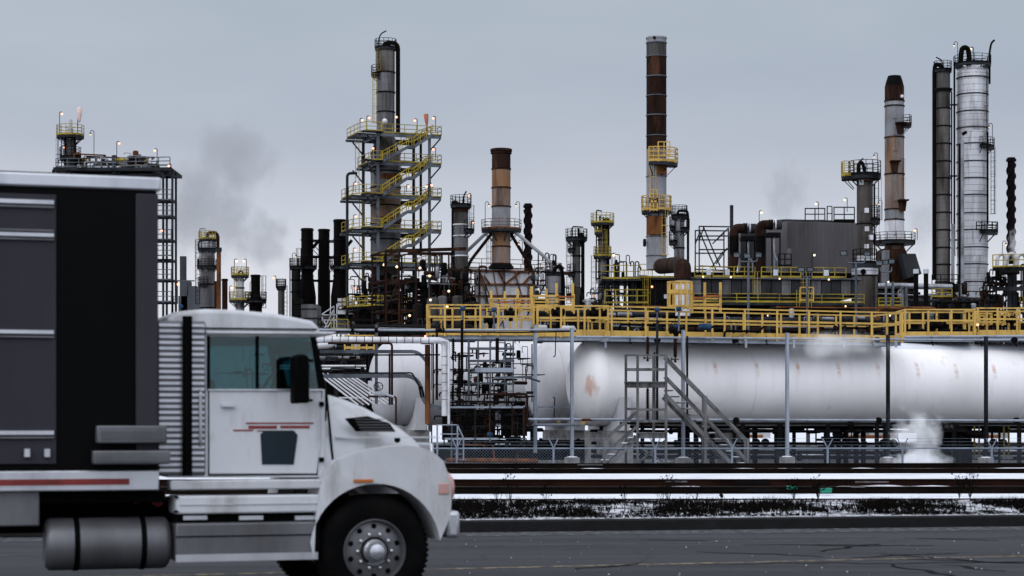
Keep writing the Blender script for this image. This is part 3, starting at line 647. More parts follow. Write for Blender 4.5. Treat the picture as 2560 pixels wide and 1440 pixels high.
def posts_rack(label, D, posts, rails, mat='yel', mat2='oran', depth=1.2, name='yellow_rack', base=780):
    k = m_(D); T = thing(name, label, 'guard frame', Q(posts[0][0], base, D), 'yellow guard frames above the walkways')
    for px, yt in posts: 
        MB().beam(Q(px, base, D), Q(px, yt, D), 6.2*k, 4*k).build('post', mt[mat], T)
        MB().beam(Q(px+5, base, D) + V(0,depth,0), Q(px+5, yt+22, D) + V(0,depth,0), 4.5*k, 4*k).build('post', mt[mat2 if int(px) % 3 == 0 else mat], T)
    for x0_, x1_, y, mm, hh in rails:
        MB().beam(Q(x0_, y, D) - V(0,.05,0), Q(x1_, y, D) - V(0,.05,0), 3*k, hh*k).build('rail', mt[mm], T)
        MB().beam(Q(x0_, y+3, D) + V(0,depth,0), Q(x1_, y+3, D) + V(0,depth,0), 3*k, 3*k).build('rail', mt[mat], T)
    return T
posts_rack('yellow and orange guard frame with tall posts, left of the curved riser', 86, [(1228,726),(1262,728),(1294,722),(1328,716)], [(1222,1332,747,'yel',4),(1222,1332,770,'yel',6),(1232,1330,755,'oran',4)])
posts_rack('taller yellow guard frame just right of the first, posts to different heights', 85, [(1330,716),(1366,722),(1391,708),(1432,708)], [(1330,1395,740,'yel',5),(1330,1434,768,'yel',6),(1391,1434,742,'oran',4),(1335,1390,755,'yel',4)])
posts_rack('yellow guard frame with two tall posts right of the duct cage', 86, [(1730,745),(1762,706),(1801,706)], [(1722,1801,762,'yel',6),(1728,1762,745,'oran',6),(1762,1801,740,'oran',4)], depth=1.0)
posts_rack('small yellow guard frame above the rightmost walkway, left of two', 92, [(2434,782),(2448,784),(2462,784),(2478,782)], [(2432,2480,784,'yel',4)], depth=.8, base=812)
posts_rack('small yellow guard frame above the rightmost walkway, right of two', 92, [(2498,782),(2512,784),(2528,780),(2542,780)], [(2496,2545,782,'yel',4)], depth=.8, base=812)
# cage round the base of the rusty duct
T = thing('duct_cage', 'yellow cylindrical cage around the foot of the thick rusty duct', 'guard frame', Q(1703,772,84))
cc = Q(1700,770,85); rr = .52
for y, h in ((708,.07),(735,.16),(768,.08)):
    c_ = Q(1700,y,85); MB().lathe(c_, [(rr,0),(rr+.03,0),(rr+.03,h),(rr,h)], 14, caps=False).build('hoop', mt['yel'], T)
for i in range(12): t = 2*math.pi*i/12; p = cc + V(rr*math.cos(t), rr*math.sin(t), 0); MB().beam(p, p + Z*1.06, .06).build('bar', mt['yel'], T)
# ------------------------------------------------------------------ headers and posts in front of the tanks
def qp(pts, D=None):
    return [Q(p[0], p[1], p[2] if len(p) > 2 else D) for p in pts]
def pipe1(name, label, pts, r, mat, D=80, cat='pipe', group=None, rnd_=3, n=10, parts=()):
    q = qp(pts, D); T = thing(name, label, cat, q[0], group)
    MB().tube(bend(q, r*rnd_, 6), r, n).build('pipe_run', mt[mat] if isinstance(mat, str) else mat, T, smooth=50)
    for kind, px, py, d in parts: fit(T, kind, px, py, d)
    return T
def fit(T, kind, px, py, D, mm='black'):
    p = Q(px, py, D); mb = MB()
    if kind == 'valve':
        mb.sph(p, .10, 8); mb.tube([p - U*.16, p - U*.12], .11, 10); mb.tube([p + U*.12, p + U*.16], .11, 10); mb.tube([p, p + Z*.25], .025, 6); mb.lathe(p + Z*.25, [(.09,0),(.09,.02)], 10)
    elif kind == 'flange': mb.tube([p - U*.05, p + U*.05], .10, 12)
    elif kind == 'ball': mb.lathe(p - V(0,.16,0), [(.02,0),(.13,.02),(.13,.2),(.02,.22)], 12, ax=V(0,1,0))
    elif kind == 'clip': mb.beam(p - Z*.12, p + Z*.12, .05); mb.beam(p - Z*.12, p - Z*.12 + V(.06,0,-.1), .04)
    o = mb.build({'ball':'cap','clip':'pipe_clip'}.get(kind, kind), mt[mm], T, smooth=50)
H1 = pipe1('header_pipe', 'thin grey pipe with clips along the foot of the walkway', [(1440,842,79),(2256,849,82.5),(2640,851,85)], .045, 'steel_l')
for px in (1575,1640,1690,1832,1845,1916,2052,2180,2330,2452,2538): fit(H1, 'clip', px, 846 + (px-1440)*.006, 79.3 + (px-1440)*.0045)
for px in (1643,1838,2192,2535): fit(H1, 'ball', px, 850, 79.2 + (px-1440)*.0045)
H2 = pipe1('header_pipe', 'grey pipe with rusty joints along the bottom of the tanks', [(1376,1048,80),(1560,1049,80),(2640,1052,84)], .055, 'steel_l')
for px in (1840,2196,2540): fit(H2, 'ball', px, 1051, 79.2 + (px-1440)*.0042)
for px in (1468,1837,1916,2026,2140,2370,2458): p = Q(px, 1049 + (px-1376)*.003, 79.6 + (px-1376)*.0038); MB().tube([p - U*.22, p + U*.22], .06, 8).build('rusty_sleeve', mt['rust'], H2)
pipe1('long_beam', 'dark steel beam running under the nearest tank', [(1550,1058,80.6),(2640,1060,85)], .07, 'dark', n=4, cat='beam')
pipe1('header_pipe', 'upper grey header pipe right of the longest walkway', [(2262,843,84),(2640,840,87)], .06, 'steel_l')
pipe1('header_pipe', 'slim grey pipe line high on the left crossing before the rusty frame', [(700,824,77),(1068,826,78),(1440,824,79)], .045, 'steel_l', parts=[('flange',880,825,77.5),('flange',940,825,77.6),('valve',1100,826,78),('flange',1330,825,79)])
pipe1('header_pipe', 'second slim dark pipe just under the high grey one', [(700,829,77.3),(1300,831,78.3),(1440,828,79.3)], .03, 'dark')
def hpost(px, y0, y1, D, label, mat='steel_l', wpx=7.5, pier=True):
    k = m_(D); a = Q(px, y1, D); t = Q(px, y0, D); T = thing('steel_post', label, 'post', (a.x, a.y, GZ), 'tall steel posts in front of the tanks')
    mb = MB(); h = t.z - a.z; w_ = wpx*k
    for s_ in (-1,1): mb.pbox(V(a.x,a.y,a.z+h/2) + W*s_*w_*.45, w_, .012, h)
    mb.pbox(V(a.x,a.y,a.z+h/2), .014, w_*.9-.02, h); mb.build('h_section', mt[mat], T)
    MB().pbox(V(a.x,a.y,t.z+.008), w_*1.15, w_*1.15, .015).build('cap_plate', mt[mat], T)
    if pier:
        MB().pbox(V(a.x,a.y,(a.z+GZ)/2-.1), .46, .46, a.z-GZ+.2).build('concrete_pier', mt['conc'], T)
        mb = MB(); mb.lathe(V(a.x,a.y,a.z), [(.22,0),(.2,.02),(.12,.035),(.02,.04)], 10); mb.build('snow_cap', SNOW, T, smooth=60)
hpost(1430, 822, 1143, 78, 'pale steel post on a pier before the round end of the nearest tank')
hpost(1338, 812, 1132, 80, 'pale steel post standing at the gap left of the middle tank', pier=False)
hpost(1708, 826, 1144, 78.5, 'pale steel post rising behind the timber stairs')
hpost(1968, 833, 1142, 79, 'pale steel post on a concrete pier, mid tank')
hpost(2220, 838, 1144, 80.5, 'rusty dark steel post left of the rising steam', 'steel_d')
hpost(2465, 842, 1144, 82, 'rusty dark steel post farthest right before the tank', 'steel_d')
hpost(941, 812, 1010, 79, 'pale steel post behind the big clad pipe', 'steel', pier=False, wpx=6)
# brown finned gauges and drop legs hanging near the stairs
def gauge(px, y0, y1, D, label, r=.06, mat='brown', fins=True, grp='finned level gauges'):
    T = thing('level_gauge', label, 'level gauge', Q(px, y1, D), grp); a = Q(px, y1, D); b_ = Q(px, y0, D)
    mb = MB(); mb.tube([a, b_], r*.8, 8); n = int((b_.z-a.z)/.07)
    if fins:
        for i in range(n): mb.lathe(a + Z*(i*.07), [(r*1.25,0),(r*1.25,.03)], 8)
    mb.build('gauge_body', mt[mat], T)
    mb = MB(); p = a - Z*.08; mb.tube([a, a - Z*.16], .025, 6); mb.sph(p - Z*.08, .06, 6); mb.tube([p - U*.16, p + U*.16], .02, 6); mb.lathe(p - U*.16, [(.06,0),(.06,.02)], 8, ax=U); mb.build('drain_valve', mt[mat], T)
gauge(1619, 842, 890, 79.5, 'brown finned gauge hanging left of the timber landing')
gauge(1636, 880, 1060, 79.6, 'long dark finned gauge directly behind the timber landing', .05, 'dark')
gauge(1688, 848, 893, 79.5, 'plain brown drum gauge hanging left of the pale post', .09, fins=False)
gauge(1619, 970, 1056, 79.8, 'dark finned gauge low behind the timber posts', .06, 'brown')
gauge(1133, 846, 888, 77, 'short black finned gauge, highest of three left', .055, 'black')
gauge(1148, 884, 968, 77, 'long black finned gauge in the middle of three left', .055, 'black')
gauge(1132, 963, 1002, 77, 'short black finned gauge, lowest of three left', .055, 'black')
for px, y0, y1, r, mm, lb in ((1643,800,1060,.05,'steel_d','dark grey vertical pipe behind the timber landing'),(1718,840,1052,.045,'brown','brown vertical pipe right of the pale post at the stairs'),(1155,800,968,.055,'black','thick black vertical pipe among the left gauges'),(1083,836,1010,.03,'brown','thin brown vertical pipe right of the rusty column'),(1092,830,1000,.05,'brown','thicker brown vertical pipe right of the rusty column'),(1243,845,905,.07,'black','black drop pipe above the scaffold')):
    pipe1('vertical_pipe', lb, [(px,y1),(px,y0)], r, mm, 79.2 if px > 1500 else 77.3)

# ---- pipework at left, beside and above the lorry
def rings(T, p, q, r, step, mat):
    p = Vector(p); q = Vector(q); d = (q-p).normalized(); n = int((q-p).length/step)
    for i in range(n): MB().lathe(p + d*(i+.5)*step, [(r+.006,0),(r+.006,.025)], 14, ax=d, caps=True).build('clad_joint', mt[mat], T)
T = pipe1('clad_pipe', 'big pale clad pipe running level then turning down', [(770,849,77),(1112,851,77),(1112,1040,77)], .125, 'pipe', rnd_=2.2, n=16)
rings(T, Q(800,849,77), Q(1085,851,77), .125, .31, 'steel_d'); rings(T, Q(1112,880,77), Q(1112,1030,77), .125, .33, 'steel')
pipe1('clad_pipe', 'slim pale pipe hugging the big clad pipe down', [(1104,852,76.8),(1122,852,76.8),(1122,1060,76.8)], .05, 'pipe')
pipe1('clad_pipe', 'pale pipe elbow seen above the lorry roof', [(700,846,78.5),(828,848,78.5),(832,862,78.3),(790,866,78.2)], .12, 'pipe', rnd_=1.6)
def tray(label, pts, D, mat='steel', w_=.20, h=.13):
    q = bend(qp(pts, D), 1.1, 8); T = thing('cable_tray', label, 'cable tray', q[0], 'cable trays bending down at the rusty column')
    mb = MB(); md = MB()
    for a, b_ in zip(q, q[1:]): mb.beam(a - V(0,.1,0), b_ - V(0,.1,0), .02, h); mb.beam(a + V(0,.1,0), b_ + V(0,.1,0), .02, h); md.beam(a, b_, .18, .03)
    mb.build('side_rail', mt[mat], T); md.build('tray_floor', mt['dark'], T)
tray('upper grey cable tray bending down at the rusty column', [(800,879),(1045,879),(1068,905)], 77.5)
tray('lower grey cable tray with a large bend behind the rusty column', [(810,940),(1046,939),(1060,1012),(1110,1022)], 77.5, h=.16)
pipe1('dark_pipe', 'dark pipe dropping between the two trays', [(820,858),(980,858),(980,1012)], .045, 'brown', 76.8)
pipe1('dark_pipe', 'dark pipe running level below the upper tray', [(800,888),(1100,887)], .03, 'dark', 77)
pipe1('dark_pipe', 'dark vertical pipe left of the dropping pipe', [(974,1012),(974,884)], .04, 'brown', 76.9)
pipe1('dark_pipe', 'dark level pipe right over the lower tray', [(860,933),(1030,932),(1060,985)], .03, 'dark', 77.1)
T = thing('rusty_column', 'thick rust orange column holding the pale pipe', 'column', Q(1069,1060,77.4)); 
MB().tube(qp([(1069,1060),(1069,862)],77.4), .105, 14).build('shaft', mt['rust'], T, smooth=50); MB().pbox(Q(1069,858,77.4), .42, .3, .08).build('head_plate', mt['brown'], T); MB().beam(Q(1079,860,77.3), Q(1079,975,77.3), .035).build('conduit', mt['steel'], T)
T = thing('hand_valve', 'valve with a spoked handwheel left of the brown pipes', 'valve', Q(945,985,76.4)); p = Q(946,966,76.2)
mb = MB(); wl = [p + V(math.cos(R(a))*.17, 0, math.sin(R(a))*.15) for a in range(0,361,24)]; mb.tube(wl, .018, 5)
for a in (0,72,144,216,288): mb.tube([p, p + V(math.cos(R(a+20))*.17, 0, math.sin(R(a+20))*.15)], .012, 4)
mb.build('handwheel', mt['black'], T); mb = MB(); mb.tube(qp([(946,966),(948,988)],76.4), .03, 6); mb.sph(Q(950,985,76.4), .12, 8); mb.tube(qp([(938,984),(962,986)],76.4), .09, 10); mb.tube(qp([(962,986),(985,992)],76.4), .05, 8); mb.build('valve_body', mt['pipe_s'], T, smooth=50)
pipe1('vertical_pipe', 'bent grey pipe loop in front of the left tank, hand valve below', [(920,991),(990,991),(990,1060)], .04, 'brown', 76.6)
for i, (y, x0_, x1_, r, mm, lb) in enumerate(((1018,1116,1312,.055,'steel_l','pale level beam under the scaffold, upper one'),(1097,1112,1246,.055,'steel_l','pale level beam low behind the fence at left'),(1048,1318,1376,.05,'steel_l','short pale pipe stub joining the bottom header'),(1018,1344,1426,.05,'steel','grey level beam between the two left pale posts'),(1062,1316,1450,.06,'steel','grey pipe low in front of the middle tank'))):
    pipe1('long_beam' if 'beam' in lb else 'header_pipe', lb, [(x0_,y),(x1_,y)], r, mm, 77.6, n=4 if 'beam' in lb else 8, cat='beam' if 'beam' in lb else 'pipe')
for i, (pts, r, mm, lb) in enumerate((([(1120,988),(1230,986),(1318,992)],.03,'brown','thin brown pipe running level above the upper pale beam'),([(1136,1003),(1300,1005)],.035,'dark','dark pipe resting on the upper pale beam'),([(1220,985),(1318,985),(1318,1060),(1330,1060)],.045,'brown','brown pipe bending down beside the grey post'),([(1130,1055),(1128,1160)],.03,'steel','thin post below the left beam end'),([(1188,1020),(1188,1130)],.03,'steel_d','thin grey leg left under the upper pale beam'),([(1310,1018),(1310,1120)],.05,'brown','brown leg at the right end of the upper pale beam'),([(1160,1112),(1210,1112),(1210,1124)],.03,'rust','rusty low pipe behind the fence at left'),([(1232,1112),(1236,1150)],.035,'rust','short rusty riser behind the fence'),([(1115,1150),(1345,1152)],.09,'rust','rusty skid beam on the ground at left'),([(1225,1005),(1224,1100)],.03,'brown','thin drop leg with a blue gauge foot'),([(1280,1012),(1280,1090)],.02,'brown','thin drop leg right of the blue gauge'))):
    pipe1('low_pipe', lb, pts, r, mm, 77.4, group='small pipes left below the scaffold')
for px, y0_, y1_, lb in ((1225,1082,1092,'small blue transmitter above the fence at left'),(1643,768,780,'pale blue transmitter on a stem above the walkway'),(1697,768,776,'dark blue transmitter left of the curved cable'),(1235,770,778,'blue transmitter head above the left walkway'),(1157,768,775,'pale blue transmitter at the left walkway corner')):
    D = 77 if y0_ > 1000 else 80.4; T = thing('transmitter', lb, 'instrument', Q(px,y1_,D), 'blue field instruments'); k = m_(D); c = Q(px, (y0_+y1_)/2, D)
    MB().lathe(c - V(.11,0,0), [(.02,0),(.085,.01),(.095,.05),(.095,.17),(.07,.22),(.02,.225)], 12, ax=V(1,0,0)).build('housing', mt['blue'], T, smooth=50)
    MB().tube([c, c - Z*(.9 if y0_ < 1000 else .25)], .035, 6).build('stem', mt['steel'], T)
# blue pump motors on the walkway
T = thing('blue_motor', 'blue pump motor lying on the longest walkway', 'motor', Q(1760,826,82)); c = Q(1746,817,82); mb = MB(); mb.lathe(c, [(.02,0),(.12,.02),(.14,.06),(.14,.48),(.10,.54),(.02,.55)], 14, ax=V(1,0,0)); mb.build('motor_body', mt['blue'], T, smooth=50); MB().box(Q(1762,823,82), .4, .2, .06).build('foot', mt['dark'], T); MB().lathe(Q(1779,817,82), [(.06,0),(.05,.1),(.02,.12)], 10, ax=V(1,0,0)).build('fan_cover', mt['dark'], T)
T = thing('blue_motor', 'small blue actuator hanging at the walkway front with a cable loop', 'motor', Q(1690,822,80.6)); c = Q(1684,815,80.6); MB().lathe(c, [(.02,0),(.10,.02),(.10,.2),(.05,.25)], 12, ax=V(1,0,0)).build('motor_body', mt['blue'], T, smooth=50)
MB().tube([Q(1688 + 13*math.cos(t), 818 + 14*math.sin(t), 80.4) for t in [R(20*i) for i in range(19)]], .014, 5).build('cable', mt['black'], T)
MB().tube(bend(qp([(1686,812),(1690,790),(1702,780),(1712,768),(1722,772)],80.4), .2, 4), .013, 5).build('cable', mt['black'], T)
# items standing on and inside the walkways
k_i = 0
dsc = {'valve':'black valve', 'drum':'pale drum', 'pipe':'dark pipe', 'sawtooth':'pale toothed tray'}
for px, y, D, kd, tail in ((1483,782,82.5,'valve','at the left end of the longest walkway'),(1502,782,82.6,'valve','just right of another valve at the walkway bend'),(1570,814,83,'sawtooth','lying on the longest walkway, left part'),(1600,812,82,'pipe','above the toothed tray'),(1690,826,81,'valve','under the small blue actuator'),(1226,800,83.4,'valve','behind the left walkway rails'),(1395,780,83,'valve','under the taller guard frame'),(1277,782,83.3,'valve','under the first guard frame'),(1860,828,83,'pipe','low behind the rails, one post left of mid walkway'),(2135,820,85,'pipe','near the right part of the longest walkway'),(2100,822,85,'valve','near the right part of the longest walkway'),(2330,812,90,'valve','inside the right walkway, left valve'),(2350,812,90,'valve','inside the right walkway, right valve'),(1350,820,83,'drum','behind the left walkway corner post'),(1420,822,83,'drum','behind the linking walkway'),(1130,792,83.6,'pipe','seen through the left walkway rails'),(2300,826,90,'pipe','low in the right walkway'),(2400,826,90,'pipe','low at the right end of the right walkway'),(2530,800,91,'valve','inside the rightmost walkway')):
    p = Q(px, y, D); lb = dsc[kd] + ' ' + tail; T = thing({'sawtooth':'toothed_tray'}.get(kd, kd), lb, kd if kd != 'sawtooth' else 'tray', p, 'fittings standing in the yellow walkways')
    if kd == 'valve':
        mb = MB(); mb.tube([p - Z*.35, p + Z*.2], .09, 10); mb.sph(p - Z*.05, .16, 8); mb.tube([p - U*.24, p + U*.24], .10, 10); mb.tube([p - U*.26, p - U*.2], .15, 10); mb.tube([p + U*.2, p + U*.26], .15, 10); mb.build('valve_body', mt['black'], T, smooth=50)
        q = p + Z*.36; mb = MB(); mb.tube([q + V(.14*math.cos(R(a)), .14*math.sin(R(a)), 0) for a in range(0,361,30)], .014, 5); mb.tube([p+Z*.2, q], .018, 5); mb.beam(q - V(.14,0,0), q + V(.14,0,0), .015); mb.build('handwheel', mt['dark'], T)
    elif kd == 'drum': vessel(T, p - U*.25, p + U*.25, .13, 'pipe', name='drum_shell'); MB().beam(p - Z*.3, p - Z*.1, .1).build('leg', mt['steel'], T)
    elif kd == 'pipe':
        MB().tube(bend([p - U*.9 - Z*.3, p - U*.9, p + U*.7, p + U*.9 + Z*.2], .2, 4), .05, 8).build('pipe_run', mt['black'], T, smooth=50)
        for a in (-.5, .1, .6): MB().tube([p + U*a, p + U*(a+.05)], .09, 10).build('flange', mt['black'], T)
    else:
        mb = MB(); mb.box(p - Z*.02, 1.4, .25, .04, U, W)
        for i in range(12): a = p + U*(-.66 + i*.12); mb.add([a - U*.05 + Z*.0, a + U*.05 + Z*.0, a + U*.02 + Z*.09 - W*.05], [(0,1,2)])
        mb.build('tray_plate', mt['steel_l'], T)
# ---- scaffold in front of the farthest tank
T = thing('scaffold', 'grey tube scaffold with a plank deck before the left tank', 'scaffold', Q(1170,1010,78)); D = 78
for dx, d in ((1171,0),(1195,0),(1225,0),(1262,.0),(1283,0),(1171,1.3),(1283,1.3),(1225,1.3)): 
    a, b_ = Q(dx, 1010, D), Q(dx, 850, D); MB().tube([a + V(0,d,0), b_ + V(0,d,0)], .03, 6).build('standard', mt['steel'], T)
for y in (870,901,958): 
    for d in (0,1.3): a, b_ = Q(1168,y,D), Q(1286,y,D); MB().tube([a + V(0,d,0), b_ + V(0,d,0)], .026, 6).build('ledger', mt['steel'], T)
MB().box(Q(1227,930,D) + V(0,.65,0), 1.8, 1.3, .06).build('plank_deck', mt['wood'], T); MB().box(Q(1235,925,D) - V(0,.02,0), 1.5, .03, .17).build('toe_board', mt['steel_l'], T)
mb = MB()
for i in range(9): mb.beam(Q(1263,850+i*16,D), Q(1283,850+i*16,D), .03)
mb.build('ladder', mt['steel'], T)
T = thing('instrument_bridge', 'grey hanging bracket with a level tray right of the scaffold', 'bracket', Q(1235,945,77.6))
MB().beam(*qp([(1235,945),(1330,942)],77.6), .09).build('arm', mt['steel'], T); MB().beam(*qp([(1310,942),(1350,954)],77.6), .07).build('arm', mt['steel_d'], T); MB().tube(qp([(1330,1005),(1330,860)],77.6), .025, 6).build('rod', mt['brown'], T)
for px, y0_, y1_, lb in ((1388,830,890,'thin drop arm with a nozzle in front of the middle tank'),(1387,995,1046,'thin spray riser in front of the middle tank')):
    pipe1('spray_nozzle', lb, [(px+ (2 if y0_ < 900 else -2), y0_ if y0_ < 900 else y1_),(px, y1_ if y0_ < 900 else y0_),(px-5, y1_+2 if y0_ < 900 else y0_-2)], .02, 'dark', 78, cat='nozzle')
# dense dark pipework below and behind the scaffold
for i, (x0_, x1_, y0_, y1_, D, lb) in enumerate(((1118,1330,1020,1125,80.5,'dark pipework skid under the scaffold'),(1130,1320,880,1010,80,'dark pipework standing behind the scaffold'),(560,800,850,1000,84,'pipe bundle seen through the lorry window'),(800,930,895,1010,84,'pipe bundle between lorry cab and left tank'))):
    T = thing('pipe_skid', lb, 'pipework', Q((x0_+x1_)/2, 1130, D), 'dense small pipework groups'); clutter(T, x0_, x1_, y0_, y1_, D, 2.0, 110 if i < 2 else 24, 50+i, ('black','dark','dark','brown','steel_d','black'), 5)
for x0_, x1_, y0_, y1_, lb in ((1105,1185,1012,1100,'black pump housing low behind the left beams'),(1190,1238,1025,1120,'black boxed pump right of the first pump housing'),(1252,1318,1018,1090,'black boxed pump farthest right under the scaffold'),(1085,1500,1112,1150,'long black curb wall behind the fence left of the stairs')):
    a = Q(x0_,y1_,86); b_ = Q(x1_,y0_,86); T = thing('pump_housing', lb, 'pump', V((a.x+b_.x)/2, 86, a.z), 'black pump housings at left'); MB().box(V((a.x+b_.x)/2, 86.6, (a.z+b_.z)/2), b_.x-a.x, 1.2, b_.z-a.z).build('housing', mt['black'], T)
    MB().tube([V(a.x+.2, 85.9, b_.z-.3), V(b_.x-.2, 85.9, b_.z-.3)], .09, 8).build('pipe', mt['dark'], T, smooth=50); MB().tube([V((a.x+b_.x)/2, 85.9, a.z), V((a.x+b_.x)/2, 85.9, b_.z+.2)], .07, 8).build('pipe', mt['brown'], T, smooth=50)
# pale pipes and slanting rods beside the left tank
for i, y in enumerate((915,922,929,995)):
    pipe1('level_pipe', ('uppermost','second','third','lowest')[i] + ' of the level pale pipes reaching the left tank', [(700,y),(915,y)], .045, 'pipe' if i != 2 else 'dark', 85+i*.3, group='level pipes left of the tank')
for i in range(8):
    x = 800+i*14; T = thing('slanting_pipe', 'one of eight parallel pale slanting pipes behind the lorry bonnet', 'pipe', Q(x+100,1030,83), 'parallel slanting pipes'); MB().tube(qp([(x-10,930+i*2),(x+95,1012)],83 + i*.1), .04, 6).build('pipe_run', mt['pipe'], T, smooth=50)
# little steel step stair beside the lorry nose
T = thing('steel_stair', 'small pale handrailed stair just ahead of the lorry', 'stair', Q(1150,1160,74.6)); D = 74.6
for d in (0,.8):
    mb = MB()
    for p in (((1092,1062),(1143,1062)),((1143,1062),(1158,1095)),((1143,1062),(1143,1150)),((1158,1095),(1158,1150)),((1100,1085),(1148,1085)),((1092,1062),(1092,1150))): mb.beam(Q(*p[0],D)+V(0,d,0), Q(*p[1],D)+V(0,d,0), .035)
    mb.build('handrail', mt['steel_l'], T)
for i in range(4): MB().box(Q(1120+i*12, 1108+i*14, D) + V(0,.4,0), .28, .75, .04).build('tread', mt['steel'], T)

# ------------------------------------------------------------------ timber crossover stairs
T = thing('timber_stairs', 'weathered grey timber crossover stairs with landing and handrails', 'stairs', Q(1610,1180,77)); D = 77; k = m_(D); wd_ = mt['wood']; dp = 1.15
def tb(a, b_, w1=.09, h1=None, name='beam', off=0): MB().beam(Q(*a, D) + V(0,off,0), Q(*b_, D) + V(0,off,0), w1, h1).build(name, wd_, T)
for px, y0_, off in ((1568,888,.9),(1594,888,0),(1665,888,0),(1638,888,.9)): tb((px,1200),(px,y0_),.10,.10,'post',off)
for off in (0,.9): 
    tb((1563,887),(1668,887),.10,.03,'handrail',off); tb((1568,923),(1665,923),.035,.09,'rail',off); tb((1568,962),(1665,962),.04,.20,'rim_board',off)
MB().box(Q(1616,955,D) + V(0,.45,0), 1.62, 1.1, .04).build('landing_deck', wd_, T)
for y in (1024,1053): tb((1594,y),(1665,y),.035,.09,'rail',0)
tb((1568,1022),(1594,1022),.035,.09,'rail',.9); tb((1594,1089),(1665,1089),.04,.2,'rim_board',-.03)
MB().box(Q(1628,1082,D) + V(0,.45,0), 1.15, 1.1, .04).build('lower_deck', wd_, T)
for a, b_ in (((1597,1155),(1668,1098)),((1600,1118),(1665,1160))): tb(a, b_, .035, .09, 'brace', .05)
# right hand flight
for off in (0, .95):
    tb((1662,985+off*8),(1868,1200+off*6),.05,.15,'stringer',off); tb((1665,893),(1870,1103),.04,.10,'handrail',off); tb((1665,942),(1870,1152),.035,.09,'rail',off)
    tb((1764,1200),(1764,990),.10,.10,'post',off); tb((1870,1200),(1870,1097),.09,.09,'post',off)
for i in range(13):
    f_ = (i+.6)/13; x = 1665 + (1862-1665)*f_; y = 967 + (1165-967)*f_
    MB().box(Q(x,y,D) + V(0,.47,0), .30, .9, .045).build('tread', wd_, T)
    MB().box(Q(x,y,D) + V(0,.45,.028), .24, .8, .012).build('snow_dusting', SNOW, T)
# lower left flight
for off in (0,.9):
    tb((1594,1092),(1512,1172),.05,.2,'stringer',off); tb((1594,1030),(1512,1100),.04,.10,'handrail',off); tb((1594,1066),(1512,1136),.035,.09,'rail',off); tb((1511,1190),(1511,1094),.09,.09,'post',off)
for i in range(5):
    x = 1582-i*17; y = 1096+i*14; MB().box(Q(x,y,D) + V(0,.45,0), .36, .95, .045).build('tread', wd_, T); MB().lathe(Q(x,y-1.2,D) + V(0,.3,0), [(.2,0),(.17,.02),(.1,.04),(.01,.045)], 9).build('snow_heap', SNOW, T, smooth=60)
# ------------------------------------------------------------------ supports, pipes and blocks beneath the tanks
def under(px, D, y0=1056, w_=.12, mat='dark', label='', pair=0, arms=True):
    p = Q(px, y0, D); T = thing('pipe_support', label, 'support', (p.x, p.y, GZ), 'dark supports beneath the tanks')
    for d in ((0, pair) if pair else (0,)): MB().beam(V(p.x+d, p.y, GZ-.1), V(p.x+d, p.y, p.z), w_).build('leg', mt[mat], T)
    MB().beam(V(p.x-.5, p.y, p.z-.35), V(p.x+.5+pair, p.y, p.z-.35), .11).build('cross_beam', mt[mat], T)
    MB().pbox(V(p.x+pair/2, p.y, GZ+.25), .5+pair, .5, .7).build('footing', mt['conc'], T)
spots = [(1505,84),(1545,88),(1606,84),(1740,92),(1760,86),(1836,83),(1868,92),(1940,90),(1950,86),(2062,93),(2070,86),(2096,95),(2192,84),(2385,86),(2402,90),(2548,88),(2300,92),(2480,95),(2600,90),(1330,86),(1290,90),(1700,95),(1985,96),(2140,97)]
place = ['left of the lower timber steps','behind the lower timber steps','behind the timber posts','right of the timber stairs, back row','right of the pale post, front row','beneath the first rusty sleeve','a step right of the first rusty sleeve','close left of the mid pale post, back row','close left of the mid pale post, front row','well right of the mid pale post','next right after the mid post, front row','behind the tangle of valves','left of the rusty post','right of the black block','two steps right of the black block','near the right picture edge','just behind the steam','by the yellow pipe legs','at the very edge of the picture','left of the first pier','farther left of the first pier','right behind the stair flight','right of the mid pale post, back row','in the back row left of the steam']
for (px, D), lb in zip(spots, place): under(px, D, label='dark pipe support ' + lb, pair=.0 if px % 4 else .35, w_=.10 + .06*((px//7) % 3))
for i, (pts, r, mm, lb) in enumerate((([(1560,1066,88),(2640,1068,100)],.10,'black','black pipe running highest beneath the tanks'),([(1490,1078,86),(2640,1079,99)],.07,'dark','dark pipe second from top beneath the tanks'),([(1480,1107,84),(2640,1112,99)],.075,'black','black pipe at mid height beneath the tanks'),([(1350,1118,88),(2640,1122,104)],.06,'dark','dark pipe just over the fence rail beneath the tanks'),([(1480,1128,84),(2640,1134,99)],.09,'black','black pipe low beneath the tanks'),([(1480,1141,83),(2640,1146,98)],.09,'dark','lowest dark pipe beneath the tanks'),([(1120,1104,86),(1500,1105,88)],.09,'black','black pipe behind the concrete pier'),([(1120,1126,86),(1500,1128,88)],.10,'dark','dark pipe low left of the concrete pier'))):
    q = qp(pts); T = thing('under_pipe', lb, 'pipe', q[0], 'long pipes beneath the tanks'); MB().tube(q, r, 8).build('pipe_run', mt[mm], T, smooth=50)
    for t in (.13,.34,.52,.77): p = q[0].lerp(q[1], t + i*.013); d = (q[1]-q[0]).normalized(); MB().tube([p, p + d*.09], r*1.9, 10).build('flange', mt[mm], T)
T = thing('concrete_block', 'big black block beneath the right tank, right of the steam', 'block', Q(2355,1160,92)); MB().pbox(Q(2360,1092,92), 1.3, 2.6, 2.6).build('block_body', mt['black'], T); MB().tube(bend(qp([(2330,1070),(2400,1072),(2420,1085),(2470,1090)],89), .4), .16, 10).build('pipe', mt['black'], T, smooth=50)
T = thing('valve_tangle', 'dark tangle of valves beneath the tank left of the rusty post', 'pipework', Q(2110,1150,86)); clutter(T, 2070, 2150, 1070, 1135, 86, 1.5, 26, 77, ('black','dark'), 7)
